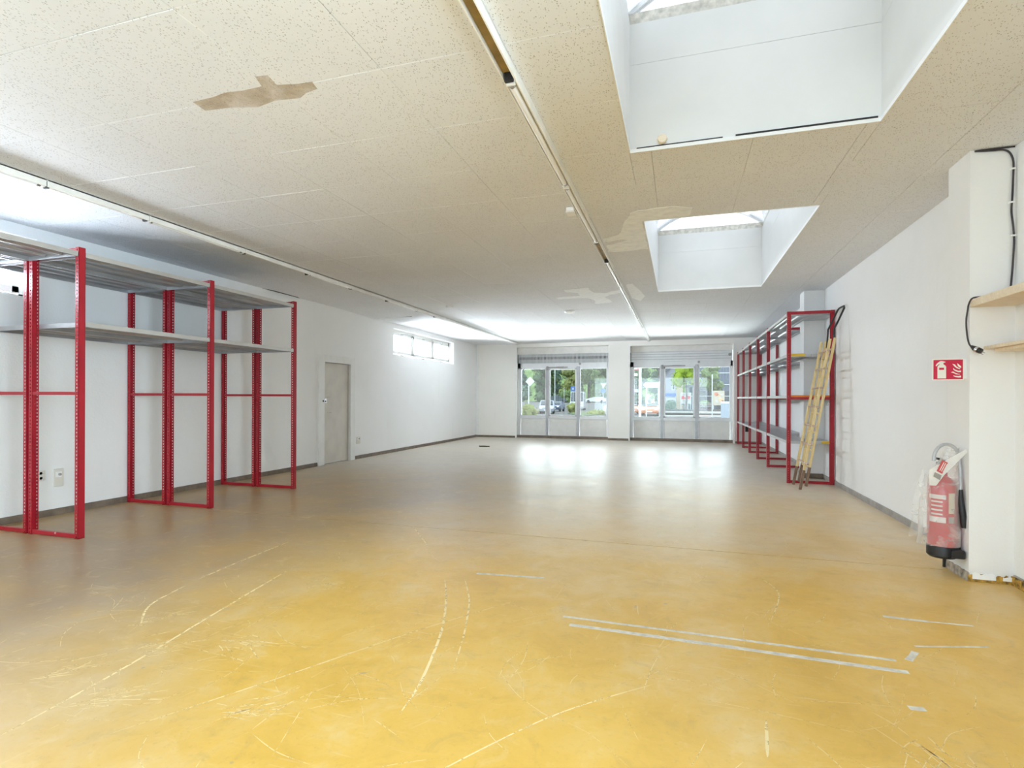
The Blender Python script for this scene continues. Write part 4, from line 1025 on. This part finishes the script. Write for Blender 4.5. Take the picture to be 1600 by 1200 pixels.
row = [(-36.2, 122, 15, 6.1, 3, 'front rank, first from the left'), (-30, 122, 14, 6.1, 0, 'front rank, second, behind the diamond sign'), (-23.8, 122, 15, 6.1, 4, 'front rank, third, olive above the dark car'), (-17.6, 122, 16, 6.1, 1, 'front rank, fourth, right of the van'), (-11.4, 122, 15, 6.1, 3, 'front rank, last on the right'),
       (-41.6, 133, 18, 6.4, 0, 'back rank, first from the left'), (-32.6, 133, 19, 6.4, 1, 'back rank, second from the left'), (-25.4, 133, 18, 6.4, 0, 'back rank, third from the left'), (-18.6, 133, 19, 6.4, 3, 'back rank, fourth from the left'), (-11.8, 133, 18, 6.4, 1, 'back rank, last on the right'),
       (-44, 146, 22, 9, 0, 'third rank, first from the left'), (-33.8, 146, 22, 9, 3, 'third rank, second from the left'), (-23.6, 146, 22, 9, 1, 'third rank, third from the left'), (-13.4, 146, 22, 9, 0, 'third rank, last on the right')]
for x, y, h, wd, mi, tx in row:
    tree('tree', x, y, .42, h, wd, LEAF[mi], tl % tx, 2200, .4, 'trees beyond the street', .02, .75)
hm = MB(); NXH, NZH = 40, 16
hv = [[hm.b.verts.new((-75 + 90 * i / NXH + 1.5 * mnoise.noise(Vector((i * .9, j * .9, 0))), 166 + 14 * (j / NZH) + 3 * mnoise.noise(Vector((i * .7, j * .8, 5))), .3 + 27 * (j / NZH) * (1 + .12 * mnoise.noise(Vector((i * .35, 3, 1)))))) for i in range(NXH + 1)] for j in range(NZH + 1)]
for j in range(NZH):
    for i in range(NXH): hm.b.faces.new((hv[j][i], hv[j][i + 1], hv[j + 1][i + 1], hv[j + 1][i]))
back = [hm.b.verts.new((-75 + 90 * i / NXH, 195, .3)) for i in range(NXH + 1)]
for i in range(NXH): hm.b.faces.new((hv[NZH][i], hv[NZH][i + 1], back[i + 1], back[i]))
hm.build('wooded_hill', LEAF[1], g_, label='wooded green hillside behind all the trees')
tree('tree', -7.4, 98, .2, 13, 6, LEAF[0], 'dark green tree behind the arrow sign in the right shop window', 2400, .35, None, .02, .6)
tree('tree', -3.9, 108, .2, 13, 6.5, LEAF[3], 'blue green tree left of the gabled house', 2400, .3, None, .02, .6)
tree('tree', .6, 63, GZ, 6.6, 3.1, LEAF[2], 'bright lime green tree in front of the gabled house', 1500, .12, None, .52, .30)
tree('tree', 3.2, 61.5, GZ, 6.4, 2.7, LEAF[1], 'leafy street tree before the dark building', 1100, .1, None, .45, .28)
tree('bush', -22.6, 112.5, .42, 2.8, 5, LEAF[1], 'low hedge behind the dark car in the left shop window', 600, 0, None, .0, .5)
tree('bush', -11.25, 40.5, GZ, 1.3, 1.5, LEAF[4], 'yellow green bush at the lower left of the left shop window', 500, 0, None, 0, .22)
tree('bush', -12.4, 65, GZ, 1.25, 1.6, LEAF[4], 'low weeds in front of the white van', 300, 0, None, 0, .2)
tree('bush', -8.6, 58.5, GZ, .55, 2.2, LEAF[4], 'flat weeds on the verge before the white cars', 300, 0, None, 0, .2)
tree('bush', -.95, 65.0, GZ, 1.6, 1.7, LEAF[0], 'dark green bush below the gabled house', 400, 0, None, 0, .2)
tree('bush', 2.75, 67, .55, .62, 1.6, LEAF[1], 'clipped hedge beside the food poster', 300, 0, None, 0, .15)

def plain(name, c, rough=.5): return simple(name, c, rough, var=.03)
MAT['car_white'] = plain('car_white', (.52, .53, .55), .25); MAT['car_blue'] = plain('car_dark_blue', (.07, .09, .15), .25); MAT['car_dark'] = plain('car_dark_green', (.06, .08, .09), .25)
MAT['car_orange'] = plain('car_orange', (.55, .19, .07), .3); MAT['car_silver'] = plain('car_silver', (.30, .32, .36), .25); MAT['car_glass'] = plain('car_glass', (.05, .06, .07), .1); MAT['tyre'] = plain('tyre_black', (.02, .02, .02), .8)
MAT['sign_blue'] = plain('sign_blue', (.05, .12, .38), .4); MAT['sign_plain'] = plain('sign_white_plain', (.56, .57, .57), .4); MAT['pole_grey'] = plain('pole_grey', (.55, .57, .57), .4); MAT['pole_white'] = plain('pole_white', (.5, .52, .53), .4)
MAT['sign_r'] = plain('sign_bright_red', (.62, .03, .04), .4)
def car(name, x, y, z, rz, mat, label, L=4.1, W=1.72, Ht=1.45, van=False):
    r = empty(name, (x, y, z), label, 'van' if van else 'car'); Mx = Matrix.Translation((x, y, z)) @ Matrix.Rotation(rz, 4, 'Z')
    if van: prof = [(-L / 2, .28), (L / 2 - .1, .28), (L / 2, .45), (L / 2 - .05, 1.05), (L / 2 - .75, 1.28), (L / 2 - 1.35, Ht), (-L / 2 + .08, Ht), (-L / 2, Ht - .2)]
    else: prof = [(-L / 2, .30), (L / 2 - .08, .26), (L / 2, .45), (L / 2 - .05, .72), (L / 2 - 1.05, .92), (L / 2 - 1.75, Ht - .04), (L / 2 - 2.5, Ht), (-L / 2 + .65, Ht - .05), (-L / 2 + .12, .95), (-L / 2, .85)]
    m = MB(); m.poly([(a, -W / 2, b_) for a, b_ in prof], (0, W, 0))
    for v in m.b.verts:      # tumblehome: cabin narrower than the sills
        if v.co.z > .95: v.co.y *= .86 if not van else .93
    bmesh.ops.bevel(m.b, geom=list(m.b.edges), offset=.05, segments=2, affect='EDGES')
    bmesh.ops.transform(m.b, matrix=Mx, verts=m.b.verts); m.build('body', mat, r, smooth=True)
    g = MB()
    if van:
        g.poly([(L / 2 - .70, -W * .42, 1.30), (L / 2 - .70, W * .42, 1.30), (L / 2 - 1.28, W * .40, Ht - .12), (L / 2 - 1.28, -W * .40, Ht - .12)], (.05, 0, .05))
        for s in (-1, 1): g.box(L / 2 - 1.9, L / 2 - 1.1, s * W * .475 - .02, s * W * .475 + .02, 1.25, Ht - .25)
    else:
        g.poly([(L / 2 - 1.12, -W * .40, .97), (L / 2 - 1.12, W * .40, .97), (L / 2 - 1.68, W * .37, Ht - .10), (L / 2 - 1.68, -W * .37, Ht - .10)], (.05, 0, .05))
        g.poly([(-L / 2 + .16, -W * .40, 1.0), (-L / 2 + .16, W * .40, 1.0), (-L / 2 + .58, W * .37, Ht - .12), (-L / 2 + .58, -W * .37, Ht - .12)], (-.05, 0, .04))
        for s in (-1, 1): g.poly([(L / 2 - 1.3, s * W * .445, .96), (-L / 2 + .55, s * W * .445, .96), (-L / 2 + .9, s * W * .425, Ht - .13), (L / 2 - 1.8, s * W * .425, Ht - .13)], (0, s * .02, 0))
    bmesh.ops.transform(g.b, matrix=Mx, verts=g.b.verts); g.build('windows', MAT['car_glass'], r)
    for sx in (-1, 1):
        for sy in (-1, 1):
            q = MB(); q.lathe([(0, -.10), (.24, -.10), (.31, -.08), (.31, .08), (.24, .10), (0, .10)], (sx * L * .31, sy * (W / 2 - .09), .31), 14, 'y')
            bmesh.ops.transform(q.b, matrix=Mx, verts=q.b.verts); q.build('wheel', MAT['tyre'], r, smooth=True)
    q = MB()
    for s in (-1, 1): q.box(L / 2 - .06, L / 2 + .01, s * W * .36 - .14, s * W * .36 + .14, .58, .74, .01)
    bmesh.ops.transform(q.b, matrix=Mx, verts=q.b.verts); q.build('headlights', MAT['label_white'], r)
    q = MB().box(L / 2 - .03, L / 2 + .02, -.26, .26, .36, .48); bmesh.ops.transform(q.b, matrix=Mx, verts=q.b.verts); q.build('number_plate', MAT['label_white'], r)
    return r
car('car', -15.65, 70.5, GZ, -PI / 2, MAT['car_blue'], 'dark blue car facing the left shop window', 3.6, 1.55, 1.35)
car('car', -14.55, 60.5, GZ, -PI / 2 + .2, MAT['car_silver'], 'silver car half hidden behind the left mullion of the left window', 4, 1.7, 1.5)
car('car', -23.6, 108, .40, .25, MAT['car_dark'], 'dark green car parked before the hedge behind the left window', 3.4, 1.7, 1.6)
car('van', -14.35, 79, GZ, -PI / 2 + .1, MAT['car_white'], 'white van facing the left shop window', 4.8, 2.05, 2.7, True)
car('car', -15.6, 105, .40, PI, MAT['car_white'], 'white car parked side on behind the give way sign', 4.2, 1.75, 1.2)
car('car', -11.6, 107.5, .40, PI, MAT['car_silver'], 'grey car parked at the right edge of the left window', 4.0, 1.75, 1.55)
car('car', -2.92, 58, GZ, -PI / 2, MAT['car_orange'], 'orange car under the arrow sign facing the right window', 3.9, 1.75, 1.0)
car('car', -5.15, 61.2, GZ, -PI / 2 + .15, MAT['car_orange'], 'orange car at the left edge of the right window', 3.9, 1.7, 1.0)

def pole(name, x, y, h, rad, label, mat, cat='pole', z=GZ):
    r = empty(name, (x, y, z), label, cat)
    MB().tube([(x, y, z), (x, y, h)], rad, 8).build('post', mat, r, smooth=True); return r
p = pole('road_sign', -11.62, 42, 2.9, .05, 'diamond road sign on a pole in the left shop window', MAT['pole_white'], 'road sign')
MB().poly([(-11.5, 41.94, 2.24), (-11.12, 41.94, 2.62), (-11.5, 41.94, 3.0), (-11.88, 41.94, 2.62)], (0, .03, 0)).build('diamond_plate', MAT['sign_plain'], p)
pole('lamp_post', -20.3, 90, 8.5, .07, 'thin pale lamp post before the trees in the left window', MAT['pole_white'], 'lamp post', .1)
pole('lamp_post', -21.0, 101, 3.4, .05, 'short thin post beside the dark green car', MAT['pole_white'], 'lamp post', .4)
p = pole('road_sign', -13.35, 70, 2.9, .04, 'blue square parking sign above the white van', MAT['pole_grey'], 'road sign')
sq = MB().box(-13.65, -13.05, 69.92, 69.95, 2.24, 2.86, .01).build('blue_plate', MAT['sign_blue'], p)
MB().poly([(-13.35, 69.915, 2.75), (-13.48, 69.915, 2.45), (-13.22, 69.915, 2.45)], (0, -.01, 0)).build('white_mark', MAT['sign_plain'], sq)
p = pole('road_sign', -9.45, 70, 3.2, .04, 'white give way triangle over a round blue sign in the left window', MAT['pole_white'], 'road sign')
MB().poly([(-9.78, 69.92, 3.25), (-9.03, 69.92, 3.25), (-9.40, 69.92, 2.66)], (0, .03, 0)).build('triangle_plate', MAT['sign_plain'], p)
MB().lathe([(0, 0), (.30, 0), (.30, .03), (0, .03)], (-9.45, 69.9, 2.27), 18, 'y').build('blue_disc', MAT['sign_blue'], p)
br = MB().lathe([(0, 0), (.20, 0), (.24, .25), (.22, .7), (.15, .95), (0, 1.0)], (-7.8, 60, GZ), 14).build('barrel', MAT['sign_plain'], smooth=True); tag(br, 'white rounded bollard at the right edge of the left window', 'bollard')
# signs on the left of window 2
p = pole('sign_pole', -1.72, 25, 3.6, .055, 'thick white pole at the left of the right shop window', MAT['pole_white'])
MB().box(-2.20, -1.80, 24.98, 25.02, 2.58, 2.74, .005).build('red_white_sign', MAT['sign_r'], p)
MB().box(-2.20, -2.0, 24.975, 25.02, 2.28, 2.42, .005).build('red_sign', MAT['sign_r'], p)
MB().box(-2.0, -1.84, 24.975, 25.02, 2.30, 2.40, .005).build('white_sign', MAT['sign_plain'], p)
MB().box(-2.0, -1.86, 24.965, 24.975, 2.62, 2.70).box(-2.15, -2.05, 24.965, 24.975, 2.33, 2.37).build('white_marking', MAT['sign_plain'], p)
MB().box(-2.20, -1.80, 24.98, 25.02, 1.56, 1.70, .005).build('blue_sign', MAT['sign_blue'], p)
p = empty('direction_sign', (-1.7, 35, GZ), 'white arrow shaped direction sign pointing left in the right window', 'road sign')
MB().tube([(-1.22, 35, GZ), (-1.22, 35, 2.35)], .035, 8).tube([(-2.02, 35, GZ), (-2.02, 35, 2.3)], .03, 8).build('post', MAT['pole_white'], p, smooth=True)
MB().poly([(-2.22, 34.94, 2.14), (-2.05, 34.94, 1.97), (-1.12, 34.94, 1.97), (-1.12, 34.94, 2.31), (-2.05, 34.94, 2.31)], (0, .03, 0)).build('arrow_board', MAT['sign_plain'], p)
MB().poly([(-2.30, 34.95, 2.32), (-2.10, 34.95, 2.32), (-2.24, 34.95, 2.14), (-2.10, 34.95, 1.96), (-2.30, 34.95, 1.96)], (0, .02, 0)).build('dark_edge', MAT['car_dark'], p)
MB().box(-1.95, -1.45, 34.93, 34.94, 2.17, 2.20).box(-1.90, -1.40, 34.93, 34.94, 2.08, 2.11).build('faded_lines', MAT['label_grey'], p)
MB().box(-1.32, -1.12, 34.94, 34.97, .95, 1.9, .01).build('lower_plate', MAT['pole_grey'], p)
# planter with white blossom
p = empty('flower_planter', (-3.2, 62, GZ), 'white blossoms over a blue planter behind the orange car', 'planter')
MB().box(-3.7, -2.55, 61.8, 62.2, GZ, .70, .03).build('trough', MAT['pole_grey'], p)
MB().box(-3.72, -2.53, 61.76, 61.80, .52, .68, .005).build('blue_band', MAT['sign_blue'], p)
m = MB()
for k in range(90):
    c = Vector((R.gauss(-3.2, .26), 62 + R.gauss(0, .12), R.uniform(.7, 1.75))); d = Vector((R.gauss(0, 1), R.gauss(0, 1), R.gauss(0, 1))).normalized(); u = d.orthogonal(); w_ = d.cross(u); s = R.uniform(.06, .14)
    m.flat([c + u * s, c + w_ * s, c - u * s, c - w_ * s])
m.build('blossoms', MAT['sign_plain'], p, kind='stuff')
# gabled house
MAT['house'] = plain('lilac_white_render', (.32, .315, .36), .8); MAT['house_beige'] = plain('beige_render', (.42, .33, .22), .8); MAT['roof'] = plain('grey_roof', (.14, .14, .16), .8); MAT['bldg'] = plain('slate_blue_cladding', (.10, .125, .17), .5)
h = empty('house', (-.9, 72, GZ), 'pale gabled house with dark eaves behind the right shop window', 'house')
MB().poly([(-2.25, 70, GZ), (-.45, 70, GZ), (-.45, 70, 5.45), (-.75, 70, 5.45), (-2.25, 70, 4.15)], (0, 9, 0)).build('wall', MAT['house'], h)
MB().poly([(-2.6, 69.7, 4.05), (-.72, 69.7, 5.75), (-.62, 69.7, 5.55), (-2.55, 69.7, 3.85)], (0, 9.6, 0)).build('roof', MAT['roof'], h)
MB().poly([(-.75, 69.7, 5.75), (.9, 69.7, 3.9), (.78, 69.7, 3.75), (-.78, 69.7, 5.5)], (0, 9.6, 0)).build('roof', MAT['roof'], h)
MB().box(-.45, .35, 70.02, 78, GZ, 4.0).build('side_wall', MAT['house_beige'], h)
wn = MB().box(-.98, -.58, 69.93, 70.0, 2.35, 3.15, .01).build('window', MAT['sign_plain'], h)
MB().box(-.88, -.68, 69.91, 69.935, 2.45, 3.05).build('pane', MAT['car_glass'], wn)
# dark building
b2 = empty('building', (5.0, 76, GZ), 'dark blue grey building with a canopy at the right of the right window', 'building')
MB().box(1.2, 12, 75, 85, GZ, 9, .05).build('wall', MAT['bldg'], b2)
for k in range(4): MB().box(1.15, 12.05, 74.93, 75, 1.6 + k * 1.5, 1.7 + k * 1.5).build('ledge', MAT['pole_grey'], b2)
for k in range(5): MB().box(1.5 + k * 1.0, 2.2 + k * 1.0, 74.95, 75, GZ + .2, 2.3).build('shop_pane', MAT['car_glass'], b2)
MB().box(.6, 3.4, 70.5, 75, 2.75, 3.0).build('canopy', MAT['roof'], b2)
for x in (.85, 1.6): MB().box(x - .12, x + .12, 72, 72.2, GZ, 2.75).build('column', MAT['pole_grey'], b2)
# posters
MAT['pp'] = plain('poster_paper', (.52, .50, .49), .5); MAT['pcream'] = plain('poster_cream', (.48, .42, .33), .5); MAT['pfood'] = plain('poster_food_red', (.55, .20, .13), .5); MAT['pfood2'] = plain('poster_food_orange', (.68, .42, .24), .5)
p = empty('billboard', (.77, 66, GZ), 'white billboard with red lettering bands under the lime tree', 'billboard')
MB().box(.02, 1.24, 65.95, 66, .62, 2.0, .01).build('board', MAT['pp'], p)
MB().box(.16, .42, 65.94, 65.95, 1.25, 1.62).box(.84, 1.1, 65.94, 65.95, 1.25, 1.62).box(.42, .84, 65.94, 65.95, 1.30, 1.45).build('red_print', MAT['sign_r'], p)
MB().box(.3, 1.0, 65.94, 65.95, 1.80, 1.86).box(.3, 1.0, 65.94, 65.95, 1.08, 1.12).build('grey_print', MAT['label_grey'], p)
MB().box(.12, .48, 65.93, 65.95, .64, .70).box(.85, 1.1, 65.93, 65.95, .64, .70).build('dark_print', MAT['car_dark'], p)
for x in (.1, 1.15): MB().box(x - .04, x + .04, 65.97, 66.05, GZ, .62).build('leg', MAT['pole_grey'], p)
p = empty('billboard', (3.8, 60, GZ), 'cream billboard with pictures of food at the right of the right window', 'billboard')
MB().box(3.26, 4.39, 59.95, 60, .62, 2.12, .01).build('board', MAT['pcream'], p)
for x, z, rd, mt in ((3.58, 1.78, .2, 'pfood'), (3.80, 1.65, .14, 'pfood2'), (4.05, 1.18, .2, 'pfood2'), (4.22, 1.02, .12, 'pfood'), (3.62, 1.05, .13, 'pp'), (4.12, 1.72, .12, 'pp')):
    MB().lathe([(0, 0), (rd, 0), (rd, .012), (0, .012)], (x, 59.935, z), 16, 'y').build('food_picture', MAT[mt], p)
for x in (3.3, 4.35): MB().box(x - .04, x + .04, 59.97, 60.05, GZ, 2.12).build('leg', MAT['pole_white'], p)
pole('lamp_post', 2.9, 54.6, 3.6, .05, 'white lamp post between the street tree and the food poster', MAT['pole_white'], 'lamp post')
# small blue stall with a person-sized sign, railing and steps
p = empty('market_stall', (-1.1, 67.6, GZ), 'blue covered stall below the gabled house', 'stall')
MB().box(-1.7, -.47, 67.2, 68.4, 1.55, 1.95, .03).build('cover', MAT['sign_blue'], p)
MB().box(-1.68, -.5, 67.3, 68.3, 1.10, 1.35, .02).build('counter', MAT['pole_white'], p)
for x in (-1.65, -.52): MB().box(x - .03, x + .03, 67.3, 67.36, GZ, 1.6).build('leg', MAT['pole_grey'], p)
f = empty('railing', (2.75, 64, GZ), 'reddish low railing below the clipped hedge', 'railing')
MAT['rail_red'] = plain('rusty_rail', (.36, .17, .13), .6)
for k in range(9): MB().box(1.95 + k * .2, 1.98 + k * .2, 63.98, 64.02, GZ, .82).build('baluster', MAT['rail_red'], f)
for z in (.45, .62, .80): MB().box(1.93, 3.60, 63.97, 64.03, z - .025, z + .025).build('rail', MAT['pole_white'], f)
s = empty('steps', (.3, 58, GZ), 'grey stone steps across the foot of the right window view', 'steps')
MAT['step'] = plain('step_stone', (.085, .08, .075), .9)
for k in range(4): MB().box(-1.9, 4.6, 55 + k * 1.1, 59.6, GZ, GZ + .12 + k * .17, .015).build('step', MAT['step'] if k % 2 else MAT['paving'], s)
p = empty('ice_chest', (3.75, 50, GZ), 'blue and white chest at the right edge of the right window', 'chest')
MAT['pale_blue'] = plain('pale_blue', (.30, .36, .43), .4)
MB().box(3.38, 4.15, 49.7, 50.3, GZ, .85, .03).build('chest_body', MAT['pale_blue'], p)
MB().box(3.36, 4.17, 49.68, 50.32, .85, 1.05, .03).build('chest_lid', MAT['sign_plain'], p)
